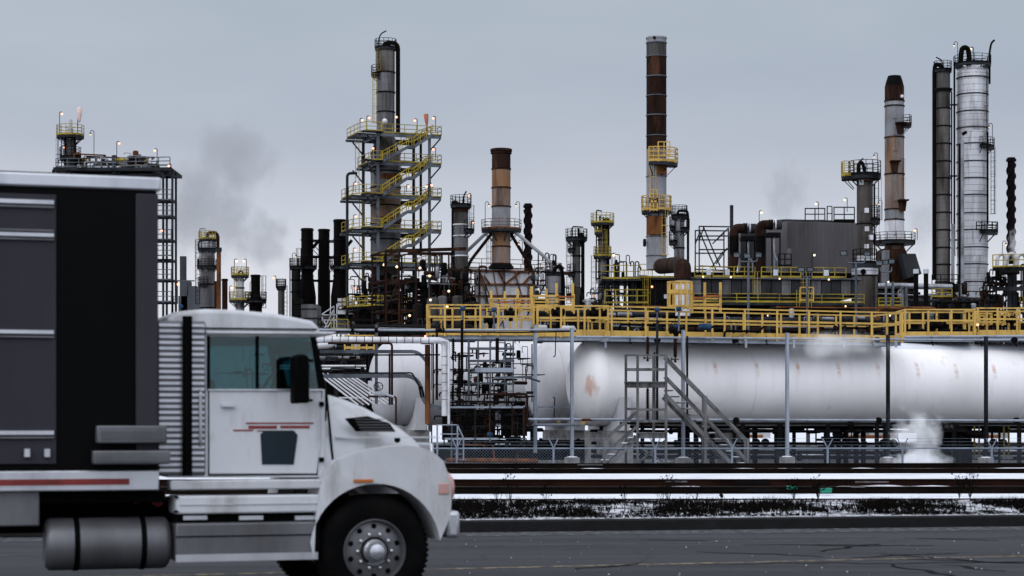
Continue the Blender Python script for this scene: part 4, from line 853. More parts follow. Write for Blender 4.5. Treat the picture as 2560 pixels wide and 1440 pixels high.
for i, (px, D, lb) in enumerate(((2436,93,'yellow double pipe leg, left of two by the right post'),(2510,93,'yellow double pipe leg, right of two by the right post'))):
    T = thing('pipe_trestle', lb, 'support', Q(px,1140,D), 'yellow legs beneath the tank')
    for d in (0,.22): MB().tube([Q(px,1150,D)+V(d,0,0), Q(px,1056,D)+V(d,0,0)], .045, 8).build('leg', mt['yel_f'], T)
    MB().box(Q(px+6,1143,D), .5, .5, .15).build('foot', mt['conc'], T)
T = thing('orange_stand', 'orange pipe stand in the snow beneath the tank', 'support', Q(2025,1115,100)); 
for px in (2023,2040): MB().beam(Q(px,1115,100), Q(px,1080,100), .07).build('leg', mt['rust'], T)
MB().beam(Q(2018,1082,100), Q(2050,1080,100), .12).build('top_bar', mt['rust'], T)
# parked tank wagons far behind, orange and white
for i, (px, D, lb) in enumerate(((2165,230,'distant white and orange trailer seen beneath the tank, left'),(2440,235,'distant white and orange trailer seen beneath the tank, right'),(1850,240,'distant white and orange trailer behind the stair foot'))):
    p = Q(px,1078,D); T = thing('distant_trailer', lb, 'trailer', (p.x,p.y,GZ), 'distant trailers in the snow'); MB().box(V(p.x,p.y,.6), 7, 2.4, .9).build('body', mt['white'], T); MB().box(V(p.x-.4,p.y-1.22,.35), 6, .05, .35).build('side_stripe', mt['oran'], T); 
    for d in (-2.6,-1.4,1.8,2.9): MB().lathe(V(p.x+d,p.y-1.2,GZ+.5), [(.5,0),(.5,.3)], 14, ax=V(0,1,0)).build('wheel', mt['black'], T)

T = thing('small_lamp', 'single orange lamp in the rightmost walkway', 'lamp', Q(2444,830,88)); MB().sph(Q(2444,812,87.8), .06, 8).build('bulb', mt['lamp'], T, smooth=60); MB().beam(Q(2444,830,88), Q(2444,814,88), .03).build('stem', mt['dark'], T)
# ------------------------------------------------------------------ the white lorry (sharp, at its mean place in the exposure)
X0, Y0 = -1.283, 18.87; ct, st_ = math.cos(R(17.8)), math.sin(R(17.8))
LT = thing('box_truck', 'white bonneted lorry with dark box body passing on the road', 'truck', (X0, Y0, 0), rotz=R(17.8))
def tx(px): k = (px-1280)/F; return (k*Y0 - X0)/(ct - k*st_)
def tzz(px, py, y=0): D = Y0 + tx(px)*st_ + y*ct; return HC + (HOR-py)*D/F
def tp(px, py, y=0): return V(tx(px), y, tzz(px, py))
WP = M('white_lorry_paint', (.42,.43,.455), (.36,.365,.385), .45, .7, .5, .42, c3=(.28,.27,.26), amt3=.26, sc3=2.4, spec=.5)
CH = M('brushed_aluminium', (.42,.43,.46), (.34,.35,.38), .4, 2, .2, .30, .75)
CH2 = M('dull_aluminium_skirt', (.20,.20,.215), (.15,.15,.16), .5, 1.2, .3, .45, .5)
TYR = M('tyre_rubber', (.016,.016,.018), (.028,.026,.025), .4, 3, 1, .8)
BK = M('black_chassis', (.007,.007,.008), (.012,.011,.011), .4, 2, 1, .7)
BOX = M('black_box_body', (.014,.014,.018), (.018,.018,.022), .4, .6, 1, .5)
DOORG = M('grey_roller_door', (.085,.080,.100), (.10,.095,.12), .4, .6, .3, .45)
REDT = M('red_reflective_tape', (.36,.05,.045), (.26,.035,.03), .4, 2, 1, .5)
AMB = M('amber_lens', (.55,.16,.03), rough=.3); PINK = M('pinkish_lamp_lens', (.50,.28,.26), rough=.2)
GL = bpy.data.materials.new('tinted_cab_glass'); GL.use_nodes = True; n = GL.node_tree.nodes; l = GL.node_tree.links; n.clear()
o_ = n.new('ShaderNodeOutputMaterial'); tr = n.new('ShaderNodeBsdfTransparent'); tr.inputs[0].default_value = (.30,.47,.50,1); gs = n.new('ShaderNodeBsdfGlossy'); gs.inputs['Roughness'].default_value = .03; gs.inputs[0].default_value = (.8,1,1,1)
fr = n.new('ShaderNodeFresnel'); fr.inputs[0].default_value = 1.45; ms = n.new('ShaderNodeMixShader'); l.new(fr.outputs[0], ms.inputs[0]); l.new(tr.outputs[0], ms.inputs[1]); l.new(gs.outputs[0], ms.inputs[2]); l.new(ms.outputs[0], o_.inputs[0])
def LB(mb, name, mat, par=None, **kw): return mb.build(name, mat, par or LT, local=True, **kw)
def ext(pts, y0, y1):      # polygon of (u, z) points extruded across the lorry
    m = len(pts); return MB().add([V(p[0], y0, p[1]) for p in pts] + [V(p[0], y1, p[1]) for p in pts], [tuple(range(m)), tuple(range(2*m-1,m-1,-1))] + [(i,(i+1)%m,m+(i+1)%m,m+i) for i in range(m)])
def pp(*ps): return [(tx(a), tzz(a,b_)) for a, b_ in ps]
def lbox(px0, px1, py0, py1, y0, y1):
    a = tx(px0); b_ = tx(px1); pm = (px0+px1)/2; z1 = tzz(pm,py0); z0 = tzz(pm,py1); return MB().box(V((a+b_)/2,(y0+y1)/2,(z0+z1)/2), b_-a, y1-y0, z1-z0)
WDT = 2.5
# box body
uf = tx(392); zt = 3.97; zb = 1.20; ub = -9.2
o = LB(MB().box(V((uf+ub)/2, WDT/2, (zt+zb)/2), uf-ub, WDT-.04, zt-zb-.02), 'box_body', BOX)
mb = MB(); mb.box(V((uf+ub)/2, WDT/2, zt-.055), uf-ub+.08, WDT+.02, .125); LB(mb, 'top_rail', CH, o, bevel=.02)
LB(MB().box(V((uf+ub)/2, WDT/2, zt+.012), uf-ub-.05, WDT-.1, .02), 'roof_skin', BK, o)
LB(MB().box(V((uf+ub)/2, WDT/2, zb+.015), uf-ub+.04, WDT+.03, .185), 'bottom_rail', CH, o, bevel=.012)
LB(MB().box(V((uf+ub)/2-.1, -.022, zb+.005), uf-ub-.3, .008, .055), 'reflective_stripe', REDT, o)
LB(MB().box(V(uf-.09, .0, (zt+zb)/2), .20, .05, zt-zb-.3), 'corner_post', DOORG, o, bevel=.01)
for x0_, x1_ in ((-640,-300),(-260,140)):
    d = lbox(x0_, x1_, 480, 1160, -.005, .04); do = LB(d, 'roller_door', DOORG, o)
    for y, h in ((500,10),(512,5),(572,5),(583,9),(594,4),(828,9),(840,4),(1082,10),(1094,4)): LB(lbox(x0_, x1_-6, y-h/2, y+h/2, -.03, -.006), 'door_rib', CH if h > 6 else CH2, do)
    LB(lbox(x0_-14, x0_-4, 475, 1162, -.03, .03), 'door_post', BOX, o)
# cab
yc0, yc1 = .16, 2.34
def panel(name, pts, y0, y1, mat=WP, par=None, bv=.01): return LB(ext(pts, y0, y1), name, mat, par, bevel=bv)
cab = panel('cab_side', pp((425,1195),(425,835),(526,835),(526,972),(822,972),(822,1195)), yc0, yc0+.05)
panel('cab_side', pp((425,1195),(425,835),(526,835),(526,972),(822,972),(822,1195)), yc1-.05, yc1)
rf = LB(ext(pp((420,842),(420,792),(448,776),(520,770),(600,772),(700,782),(790,800),(812,822),(806,842)), yc0-.01, yc1+.01), 'cab_roof', WP, bevel=.07)
LB(ext(pp((520,824),(850,828),(838,836),(520,834)), yc0-.04, yc1+.04), 'sun_visor', WP, bevel=.015)
LB(ext(pp((520,817),(800,820),(800,822),(520,819.5)), yc0-.045, yc0+.02), 'drip_rail', BK)
for y0_, y1_ in ((yc0, yc0+.06), (yc1-.06, yc1)): panel('front_pillar', pp((786,840),(800,840),(826,974),(808,974)), y0_, y1_, BK)
panel('rear_wall', pp((425,1195),(425,835),(431,835),(431,1195)), yc0+.06, yc1-.06)
panel('floor_pan', pp((430,1195),(430,1180),(820,1180),(820,1195)), yc0+.06, yc1-.06, BK)
dash = panel('dashboard', pp((770,1180),(775,985),(790,968),(832,975),(832,1180)), yc0+.07, yc1-.07, BK, bv=.03)
for yy in (.55, 1.55):
    s1 = panel('seat', pp((560,1150),(560,1080),(690,1085),(690,1150)), yy, yy+.5, BK, bv=.05); panel('seat_back', pp((545,1120),(540,955),(560,940),(590,1100)), yy, yy+.5, BK, s1, bv=.04)
c_ = tp(752, 975); c_.y = 1.8; LB(MB().tube([c_ + V(.10*math.sin(t), .22*math.cos(t), .2*math.sin(t)) for t in [R(20*i) for i in range(19)]], .015, 6), 'steering_wheel', BK, smooth=50)
LB(ext(pp((530,840),(526,972),(806,972),(786,840)), yc0+.02, yc0+.028), 'side_window', GL); LB(ext(pp((530,840),(526,972),(806,972),(786,840)), yc1-.028, yc1-.02), 'side_window', GL)
LB(MB().add([V(tx(800),yc0+.07,tzz(800,840)), V(tx(800),yc1-.07,tzz(800,840)), V(tx(826),yc1-.07,tzz(826,974)), V(tx(826),yc0+.07,tzz(826,974))], [(0,1,2,3)]), 'windscreen', GL)
# door on the near side with lock seam, peep window, handle and faded red lettering stripes
dr = LB(ext(pp((530,1185),(530,976),(812,976),(812,1100),(800,1185)), yc0-.014, yc0-.001), 'door', WP, bevel=.008)
LB(ext(pp((526,976),(526,972),(815,972),(815,976)), yc0-.03, yc0), 'window_sill', CH, dr)
LB(ext(pp((524,972),(524,838),(532,838),(532,972)), yc0-.012, yc0+.0), 'window_seal', BK, dr); LB(ext(pp((648,972),(648,838),(655,838),(655,972)), yc0-.008, yc0+.015), 'window_bar', BK, dr)
LB(ext(pp((662,1162),(658,1086),(668,1076),(742,1076),(752,1088),(742,1162)), yc0-.022, yc0-.015), 'peep_window', M('dark_glass', (.05,.075,.10), rough=.08), dr, bevel=.003)
LB(lbox(560, 592, 1010, 1017, yc0-.05, yc0-.015), 'door_handle', CH, dr)
for x0_, x1_, y0_, y1_ in ((622,792,1056,1060),(628,700,1064,1072),(708,782,1064,1071),(590,640,1074,1078),(650,740,1076,1079)): LB(lbox(x0_, x1_, y0_, y1_, yc0-.018, yc0-.0145), 'red_stripe', REDT, dr)
# ribbed side deflector behind the door
df = LB(lbox(398, 520, 800, 1190, yc0-.03, yc0+.12), 'side_deflector', CH2, bevel=.02)
for i in range(26): LB(lbox(402, 516, 808+i*14.6, 815+i*14.6, yc0-.055, yc0-.031), 'deflector_rib', CH, df)
LB(MB().tube([tp(470,1190,yc0-.12) , tp(470,790,yc0-.12)], .045, 12), 'exhaust_stack', BK, smooth=50)
# mirror
mr = LB(ext(pp((722,1010),(722,895),(732,888),(752,888),(760,897),(760,1008)), yc0-.42, yc0-.2), 'mirror', BK, bevel=.03)
mb = MB(); 
for y in (900,1000): mb.tube([tp(790,y,yc0), tp(742,y,yc0-.25)], .012, 6)
LB(mb, 'mirror_arm', BK, mr)
# bonnet
stn = [(806,968,1.09),(850,978,1.07),(900,992,1.04),(950,1012,1.00),(1000,1038,.96),(1045,1066,.91),(1080,1094,.86),(1105,1124,.80),(1120,1160,.72),(1126,1196,.62)]
mb = MB(); cy = WDT/2; K = 24; zbn = tzz(900,1215)
for px, py, hw in stn:
    u_ = tx(px); z1 = tzz(px,py)
    for j in range(K+1):
        t = math.pi*j/K; c = math.cos(t); s_ = math.sin(t); mb.v.append((u_, cy - hw*math.copysign(abs(c)**(2/4.5), c), zbn + (z1-zbn)*abs(s_)**(2/3.6)))
for i in range(len(stn)-1):
    for j in range(K): a = i*(K+1)+j; mb.f.append((a, a+1, a+K+2, a+K+1)); mb.mi.append(0)
mb.f.append(tuple((len(stn)-1)*(K+1)+j for j in range(K+1))); mb.mi.append(0)
bon = LB(mb, 'bonnet', WP, smooth=50)
vt = LB(ext(pp((872,1046),(930,1040),(985,1058),(1000,1080),(900,1079)), .155, .185), 'bonnet_vent', BK, bon, bevel=.008)
for i in range(5): LB(lbox(896+i*4, 972+i*5, 1047+i*7, 1049+i*7, .145, .16), 'vent_louvre', CH2, vt)
LB(lbox(850, 1110, 1092, 1095, .17, .2), 'bonnet_crease', WP, bon)
# grille at the very front
g = LB(MB().box(V(tx(1127), cy, tzz(1127,1190)), .05, 1.15, .62), 'grille', CH, bevel=.03)
for i in range(9): LB(MB().box(V(tx(1127)+.03, cy, tzz(1127,1190)-.24+i*.06), .02, 1.02, .02), 'grille_bar', BK, g)
# wings with wheel arches, both sides
def wing(y0, y1):
    c = (tx(940), .53); ar = .635
    arc = [(c[0] + ar*math.cos(t), c[1] + ar*math.sin(t)) for t in [R(8 + (180-16)*i/20) for i in range(21)]]
    outer = pp((785,1400),(790,1290),(806,1190),(840,1150),(900,1128),(1000,1112),(1070,1120),(1108,1150),(1126,1200),(1130,1250),(1124,1300),(1110,1330))
    m = len(arc); o2 = [];
    # band polygon between outer outline and arch: resample the outline to the arch's point count
    import itertools
    L_ = [0]
    for a, b_ in zip(outer, outer[1:]): L_.append(L_[-1] + math.dist(a, b_))
    for i in range(m):
        s_ = L_[-1]*i/(m-1); j = max(0, min(len(outer)-2, next((q for q in range(len(L_)-1) if L_[q+1] >= s_-1e-9), len(outer)-2))); f_ = (s_-L_[j])/(L_[j+1]-L_[j]); o2.append((outer[j][0]*(1-f_)+outer[j+1][0]*f_, outer[j][1]*(1-f_)+outer[j+1][1]*f_))
    arc = arc[::-1]; mb = MB()
    for y in (y0, y1):
        for a in o2: mb.v.append((a[0], y, a[1]))
        for a in arc: mb.v.append((a[0], y, a[1]))
    for i in range(m-1):
        for f_ in ((i,i+1,m+i+1,m+i), (2*m+i,3*m+i,3*m+i+1,2*m+i+1), (i,2*m+i,2*m+i+1,i+1), (m+i,m+i+1,3*m+i+1,3*m+i)): mb.f.append(f_); mb.mi.append(0)
    for f_ in ((0,m,3*m,2*m),(m-1,3*m-1,4*m-1,2*m-1)): mb.f.append(f_); mb.mi.append(0)
    w_ = LB(mb, 'wing', WP, bevel=.04); return w_
w1 = wing(0, .52); wing(WDT-.52, WDT)
LB(lbox(884, 932, 1198, 1206, -.02, .01), 'marker_lamp', AMB, w1, bevel=.004)
for yy in (.22, WDT-.22):
    LB(MB().lathe(V(tx(1122), yy, tzz(1122,1222)), [(.16,0),(.15,.06),(.11,.09),(.02,.10)], 18, ax=V(1,0,0)), 'headlight', PINK, smooth=50)
LB(lbox(1096, 1122, 1208, 1236, -.012, .02), 'turn_signal', PINK, w1, bevel=.01)
bp = LB(MB().box(V(tx(1128)+.03, cy, tzz(1128,1312)), .14, WDT-.04, .26), 'bumper', CH, bevel=.04)
# wheels
def wheel(u_, y0, wd2=.30, hub=True, sgn=1, par=None):
    c = V(u_, y0, .525); ax = V(0, sgn, 0); r = .525
    ty = LB(MB().lathe(c, [(.30,.02),(.36,.0),(.46,.01),(.505,.035),(r,.06),(r,wd2-.06),(.505,wd2-.035),(.46,wd2),(.30,wd2-.02)], 48, ax=ax, caps=False), 'wheel', TYR, smooth=30)
    mb = MB()
    for i in range(64):
        a = 2*math.pi*i/64; d = V(math.cos(a), 0, math.sin(a)); t = V(-d.z, 0, d.x)
        for yy in (.075, .15, .225): mb.box(c + d*(r+.004) + ax*(yy*wd2/.3), .03, .055, .014, t, ax) if False else mb.add([c + d*r*1.0 + t*a1 + ax*(yy*wd2/.3+b1) for a1, b1 in ((-.016,-.03),(.016,-.03),(.016,.03),(-.016,.03))] + [c + d*(r+.012) + t*a1 + ax*(yy*wd2/.3+b1) for a1, b1 in ((-.013,-.026),(.013,-.026),(.013,.026),(-.013,.026))], [(3,2,1,0),(4,5,6,7),(0,1,5,4),(1,2,6,5),(2,3,7,6),(3,0,4,7)])
    LB(mb, 'tread', TYR, ty)
    rim = LB(MB().lathe(c, [(.305,.015),(.295,.0),(.285,.02),(.275,.07),(.20,.05),(.155,.045),(.14,.03),(.135,.03)], 40, ax=ax, caps=False), 'rim', CH2, ty, smooth=35)
    mb = MB()
    for i in range(10): a = 2*math.pi*(i+.5)/10; mb.lathe(c + V(math.cos(a),0,math.sin(a))*.235 + ax*.055, [(.026,0),(.024,.004),(.001,.005)], 12, ax=-ax)
    LB(mb, 'hand_hole', BK, rim)
    mb = MB()
    for i in range(10): a = 2*math.pi*i/10; mb.lathe(c + V(math.cos(a),0,math.sin(a))*.165 + ax*.045, [(.017,0),(.015,.035),(.005,.042)], 6, ax=-ax)
    LB(mb, 'wheel_nut', CH, rim)
    LB(MB().lathe(c + ax*.04, [(.115,0),(.11,.05),(.085,.075),(.07,.12),(.03,.135),(.001,.136)], 24, ax=-ax), 'hub', CH, rim, smooth=35)
wheel(tx(940), .03); wheel(tx(940), WDT-.03, sgn=-1)
for u_ in (-5.6, -6.9):
    wheel(u_, .03, .6); wheel(u_, WDT-.03, .6, sgn=-1)
# chassis and everything under the body
LB(MB().box(V((tx(1110)+ub)/2, WDT/2, .86), tx(1110)-ub, .9, .30), 'chassis_frame', BK)
LB(MB().box(V((tx(430)+ub)/2-.0, WDT/2, 1.06), tx(430)-ub-.1, WDT-.25, .10), 'underbody', BK)
LB(MB().box(V(tx(940), WDT/2, .66), .9, 1.5, .5), 'front_axle', BK)
ff = LB(lbox(428, 812, 1200, 1224, .03, .30), 'sill_panel', WP, bevel=.015)
f2 = LB(lbox(440, 800, 1238, 1284, .02, .5), 'upper_side_fairing', WP, bevel=.02); LB(lbox(450, 795, 1259, 1262, .012, .03), 'fairing_trim', CH, f2)
f3 = LB(lbox(440, 795, 1306, 1402, .02, .5), 'lower_skirt', CH2, bevel=.02); LB(lbox(440, 795, 1384, 1402, .005, .03), 'skirt_trim', CH, f3); LB(lbox(440, 780, 1338, 1341, .012, .03), 'skirt_trim', BK, f3)
LB(lbox(440, 790, 1284, 1306, .10, .6), 'step_recess', BK)
ft = LB(MB().lathe(V(tx(118), .30, .63), [(.20,0),(.235,.03),(.24,.06),(.24,1.06),(.235,1.09),(.20,1.12)], 28, ax=V(1,0,0)), 'fuel_tank', CH2, smooth=40)
for a in (.25,.85): LB(MB().lathe(V(tx(118)+a, .30, .63), [(.243,0),(.248,.005),(.248,.045),(.243,.05)], 28, ax=V(1,0,0), caps=False), 'tank_strap', BK, ft)
LB(lbox(-160, 100, 1222, 1318, .05, .5), 'tool_locker', CH2, bevel=.015)
b1_ = LB(lbox(238, 412, 1064, 1108, -.14, -.006), 'aluminium_locker', CH2, bevel=.015); LB(lbox(250, 400, 1078, 1098, -.15, -.141), 'locker_lid', CH2, b1_)
b2_ = LB(lbox(228, 420, 1126, 1160, -.16, -.006), 'aluminium_step', CH2, bevel=.015); LB(lbox(235, 412, 1140, 1152, -.17, -.161), 'step_grip', CH2, b2_)

# small lorry details: hinges, seams, grab handle, rivets, road dirt stays in the paint material
for y in (1010, 1150): LB(lbox(806, 818, y-6, y+6, yc0-.03, yc0-.012), 'door_hinge', BK, dr)
LB(MB().tube(bend([V(tx(505),yc0-.02,tzz(505,1120)), V(tx(505),yc0-.08,tzz(505,1110)), V(tx(505),yc0-.08,tzz(505,980)), V(tx(505),yc0-.02,tzz(505,970))], .03, 3), .014, 6), 'grab_handle', CH, smooth=50)
for x_ in (460, 600, 740): LB(lbox(x_, x_+60, 1290, 1300, .04, .12), 'step_tread', CH, f2)
mb = MB()
for i in range(9): 
    LB(lbox(436, 446, 1240+i*18, 1246+i*18, .004, .02), 'fairing_bolt', BK, f2) if i in (0,2) else None
LB(ext(pp((788,1400),(788,1300),(800,1300),(800,1400)), .02, .30), 'mud_flap', BK)
LB(MB().tube([tp(826,976,yc0+.02), tp(846,1190,yc0+.02)], .012, 6), 'bonnet_seam', BK, bon)
LB(MB().lathe(V(tx(1010), .262, tzz(1010,1100)), [(.03,0),(.03,.02),(.01,.03)], 10, ax=V(0,-1,0)), 'bonnet_latch', BK, bon)

for px, py in ((60,1128),(110,1128)): LB(lbox(px, px+14, py-6, py+14, -.05, -.005), 'door_latch', CH)
for x_ in range(10, 400, 48): LB(lbox(x_, x_+5, 1168, 1173, -.03, -.014), 'rail_rivet', BK)
LB(ext(pp((812,976),(815,976),(803,1190),(800,1190)), yc0-.004, yc0+.002), 'door_gap', BK); LB(ext(pp((527,976),(530,976),(530,1188),(527,1188)), yc0-.004, yc0+.002), 'door_gap', BK); LB(lbox(527, 803, 1186, 1190, yc0-.004, yc0+.002), 'door_gap', BK)
LB(MB().tube(bend([V(tx(425), .35, 1.1), V(tx(410), .3, .95), V(tx(385), .35, 1.05), V(tx(350), .4, 1.0)], .1, 5), .02, 6), 'air_hose', REDT, smooth=50)
# ------------------------------------------------------------------ background plant: the stair tower with its column
D = 250; k = m_(D)
T = tower('distillation_column', 'tall grey column rising out of the yellow railed stair tower', 'column', 964, D,
 [(127,182,46,'clad_k'),(182,232,46,'clad'),(232,281,45,'clad'),(281,345,45,'clad'),(345,385,48,'clad_d',74),(385,470,75,'clad'),(470,560,75,'stackr'),(560,640,75,'clad'),(640,690,75,'clad_d',62),(690,850,62,'dark',84)],
 bands=(182,232,281,385,430,470,515,560,600,640), dome=9,
 plats=((121,27,'dark'),(187,36,'dark',120,235)),
 ladders=((938,188,310,'yel_f'),(946,128,180,'yel_f')),
 pipes=(([(958,124),(962,107),(995,107),(995,335)],5.5,'black'),([(1052,345),(1052,640)],3.2,'dark')), bandmat='dark')
MB().tube(bend(qp([(946,124),(946,100),(952,84),(966,77)],D), 1.0, 6), 1.6*k, 8).build('davit', mt['black'], T, smooth=50)
MB().sph(Q(966,313,D) + V(0,-3.2,0), 7*k, 10).build('white_drum', mt['white'], T, smooth=50); MB().tube(qp([(945,318),(966,313)],D), 5.5*k, 12).build('drum_neck', mt['pipe'], T, smooth=50)
for y in (452,556): MB().lathe(V((966-1280)*k, D, HC+(HOR-y)*k), [(37.6*k,0),(38.2*k,.1),(38.2*k,.6),(37.6*k,.7)], 24, caps=False).build('copper_band', mt['rust'], T)
# the steel stair tower around it
T = thing('stair_tower', 'grey steel stair tower with yellow handrails and zigzag of parallel stairs', 'stair tower', Q(945, 830, D))
SA = math.atan2(2.2, 6.05); Ua = V(math.cos(SA), math.sin(SA), 0); Wa = V(-math.sin(SA), math.cos(SA), 0); A = 6.44*1.03
Of = Q(945, HOR, D - 4.2); Of.z = 0; kk = m_(D-4.2); zz = lambda y: HC + (HOR - y)*kk
def S(a, b_, y): return Of + Ua*a + Wa*b_ + Z*zz(y)
dks = (333, 405, 489, 573, 658, 766)
for a, b_ in ((0,0),(A,0),(0,A),(A,A)): MB().beam(S(a,b_,1080), S(a,b_,333), .36, .36).build('column', mt['steel_d'] if b_ else mt['steel'], T)
for n_, y in enumerate(dks):
    lx = .9 if y == 405 else (2.3 if y < 400 else 3.0)
    mb = MB()
    for (a,b_),(c,d) in (((0,0),(A,0)),((A,0),(A,A)),((A,A),(0,A)),((0,A),(0,0))): mb.beam(S(a,b_,y)-Z*.15, S(c,d,y)-Z*.15, .22, .38)
    mb.beam(S(-lx+.1,A*.2,y)-Z*.15, S(0,A*.2,y)-Z*.15, .2, .32); mb.beam(S(-lx,A,y)-Z*.15, S(0,A,y)-Z*.15, .2, .32); mb.beam(S(A,0,y)-Z*.15, S(A+1.5,0,y)-Z*.15, .2, .32)
    mb.build('deck_beam', mt['steel'], T)
    dk = MB(); t_ = 1.3
    for c, sx, sy in ((S(A/2,t_/2,y), A, t_), (S(A/2,A-t_/2,y), A, t_), (S(t_/2,A/2,y), t_, A-2*t_), (S(A-t_/2,A/2,y), t_, A-2*t_), (S(-lx/2,A*.55,y), lx, A*.75), (S(A+.7,.7,y), 1.6, 1.5), (S(-.9,-.55,y), 2.6, 1.2)):
        dk.box(c + Z*.06, sx, sy, .12, Ua, Wa)
    deck = dk.build('deck', mt['steel_d'], T)
    mb = MB()
    for path in ([S(-lx,A*.9,y), S(-lx,A*.15,y), S(-min(lx,1.8),-1.1,y), S(.2,-1.1,y)], [S(.4,0,y), S(A-.2,0,y)], [S(A+1.5,-.1,y), S(A+1.5,1.4,y), S(A,1.5,y), S(A,A,y), S(0,A,y)], [S(A+.2,-.1,y), S(A+1.5,-.1,y)]):
        mb.rail([p + Z*.12 for p in path], 1.1, 1.5, .045, mids=(.5,), toe=.1)
    mb.build('railing', mt['yel_f'], T)
    for a, b_, s_ in ((0,0,-1),(A,0,1),(0,A,-1)): MB().beam(S(a, b_, y) - Z*1.9, S(a + s_*(1.4), b_, y) - Z*.3, .16).build('knee_brace', mt['steel_d'], T)
# flights: from each landing up to the right-hand end of the deck above
for lo, hi in zip(dks[1:5], dks[:4]):
    a0, a1, b0, b1 = 1.0, 3.6, 4.3, A+.1; ym = (lo*.46 + hi*.54)
    for y_, off in ((0,-.15),(0,-1.05)):
        mb = MB(); P = [S(a0-.7,off,lo), S(a1,off,ym), S(b0,off,ym), S(b1,off,hi)]
        for p, q in zip(P, P[1:]): mb.beam(p, q, .12, .34)
        mb.build('stringer', mt['steel'], T)
        mb = MB(); mb.rail([p + Z*.25 for p in P], .95, 1.0, .05, mids=(.5,), toe=0); mb.build('stair_railing', mt['yel_f'], T)
    mb = MB()
    for p, q in ((S(a0-.7,-.6,lo), S(a1,-.6,ym)), (S(b0,-.6,ym), S(b1,-.6,hi))):
        for i in range(9): mb.box(p.lerp(q, (i+.5)/9), .28, .9, .05, Ua, Wa)
    mb.box((S(a1,-.6,ym)+S(b0,-.6,ym))/2, .8, .9, .06, Ua, Wa); mb.build('treads', mt['steel_d'], T)
kD = D-4
for px, y0_, y1_ in ((903,500,770),(893,345,480)): ladder(T, px, y0_, y1_, D-3, mt['yel_f'], wpx=9, cage=False)
for px, yt, yb, sd in ((900,296,340,1),(917,290,330,1),(997,288,325,-1),(1043,297,325,-1),(1089,291,330,-1),(939,366,400,-1),(1089,369,400,-1),(884,455,480,1),(884,537,565,1),(883,620,650,1),(882,716,745,1),(1072,462,490,-1),(1016,462,480,1),(1073,458,480,1)): lamp(T, px, yt, yb, D-4, sd)
o = MB().tube(bend(qp([(868,830),(868,433),(893,433)],D-5), .5), .18, 8).build('outer_pipe', mt['steel_d'], T, smooth=50)
T = thing('windsock', 'orange windsock hanging on the stair tower top right', 'windsock', Q(1067,325,D-5)); MB().tube(qp([(1068,328),(1064,286)],D-5), .05, 5).build('pole', mt['dark'], T)
MB().lathe(Q(1065,286,D-5), [(.05,-1.5),(.16,-1.2),(.26,-.6),(.30,-.1),(.26,.05),(.05,.1)], 12, ax=V(-.08,0,1)).build('sock', mt['sock'], T, smooth=50)
for px, y, r_, lb in ((1022,650,1,'a'),):
    pass
# ---- chimneys and heaters left of the stair tower
for px, yt, wt, lb in ((768,571,30,'leftmost of the three black flared heater stacks'),(810,573,28,'middle straight black heater stack of three'),(850,549,32,'tallest and rightmost of the three black heater stacks')):
    if px == 810: tower('heater_stack', lb, 'stack', px, 262, [(yt,675,wt,'black'),(675,800,wt+3,'black')], bands=(yt+3,675), bandmat='dark', group='black heater stacks')
    else: tower('heater_stack', lb, 'stack', px, 256, [(yt,690,wt,'black'),(690,742,wt,'black',wt+14),(742,800,wt+14,'black')], bands=(yt+4,600,640,690), plats=((668,wt*.5+9,'dark'),), pipes=(([(px+14,620),(px+30,600)],4,'black'),), bandmat='dark', group='black heater stacks')
T = tower('black_vessel', 'short dark vessel left of the three black stacks', 'vessel', 740, 254, [(672,800,23,'dark')], bands=(700,730), plats=((668,16,'dark'),), hooks=((731,632,665,1),), ladders=((748,622,665,'dark'),), dome=5, bandmat='black')
frame('link_frame', 'dark frame joining the black stacks', 772, 258, (0, 38, 78), (600,640,700), 2, 'black', cw=3, br_seed=3)
T = thing('heater_box', 'grey panelled heater casing beneath the black stacks', 'heater', Q(770,800,252)); 
for x0_, x1_, y0_, y1_, mm in ((752,792,760,830,'clad'),(843,879,745,800,'white'),(843,879,785,830,'clad'),(729,752,745,830,'dark'),(795,842,790,830,'clad_d')):
    D_ = 250; a = Q(x0_,y1_,D_); b_ = Q(x1_,y0_,D_); MB().box(V((a.x+b_.x)/2, D_+3, (a.z+b_.z)/2), b_.x-a.x, 5, b_.z-a.z).build('casing', mt[mm], T)
    for j in range(3): z = a.z + (b_.z-a.z)*(j+.5)/3; MB().box(V((a.x+b_.x)/2, D_+.45, z), b_.x-a.x, .1, .12).build('stiffener', mt['dark'], T)
T = thing('truss_mast', 'pale steel lattice truss in front of the heater casing', 'truss', Q(820,820,248)); D_ = 248
mb = MB()
for p, q in (((803,820),(803,787)),((803,787),(835,765)),((835,765),(835,820)),((803,787),(842,787)),((812,820),(836,770)),((820,820),(803,790)),((842,760),(842,818)),((826,772),(826,787)),((803,800),(842,800)),((836,790),(818,820)),((803,787),(803,825))): mb.beam(Q(*p,D_), Q(*q,D_), 2.2*m_(D_))
mb.build('lattice', mt['pipe'], T)
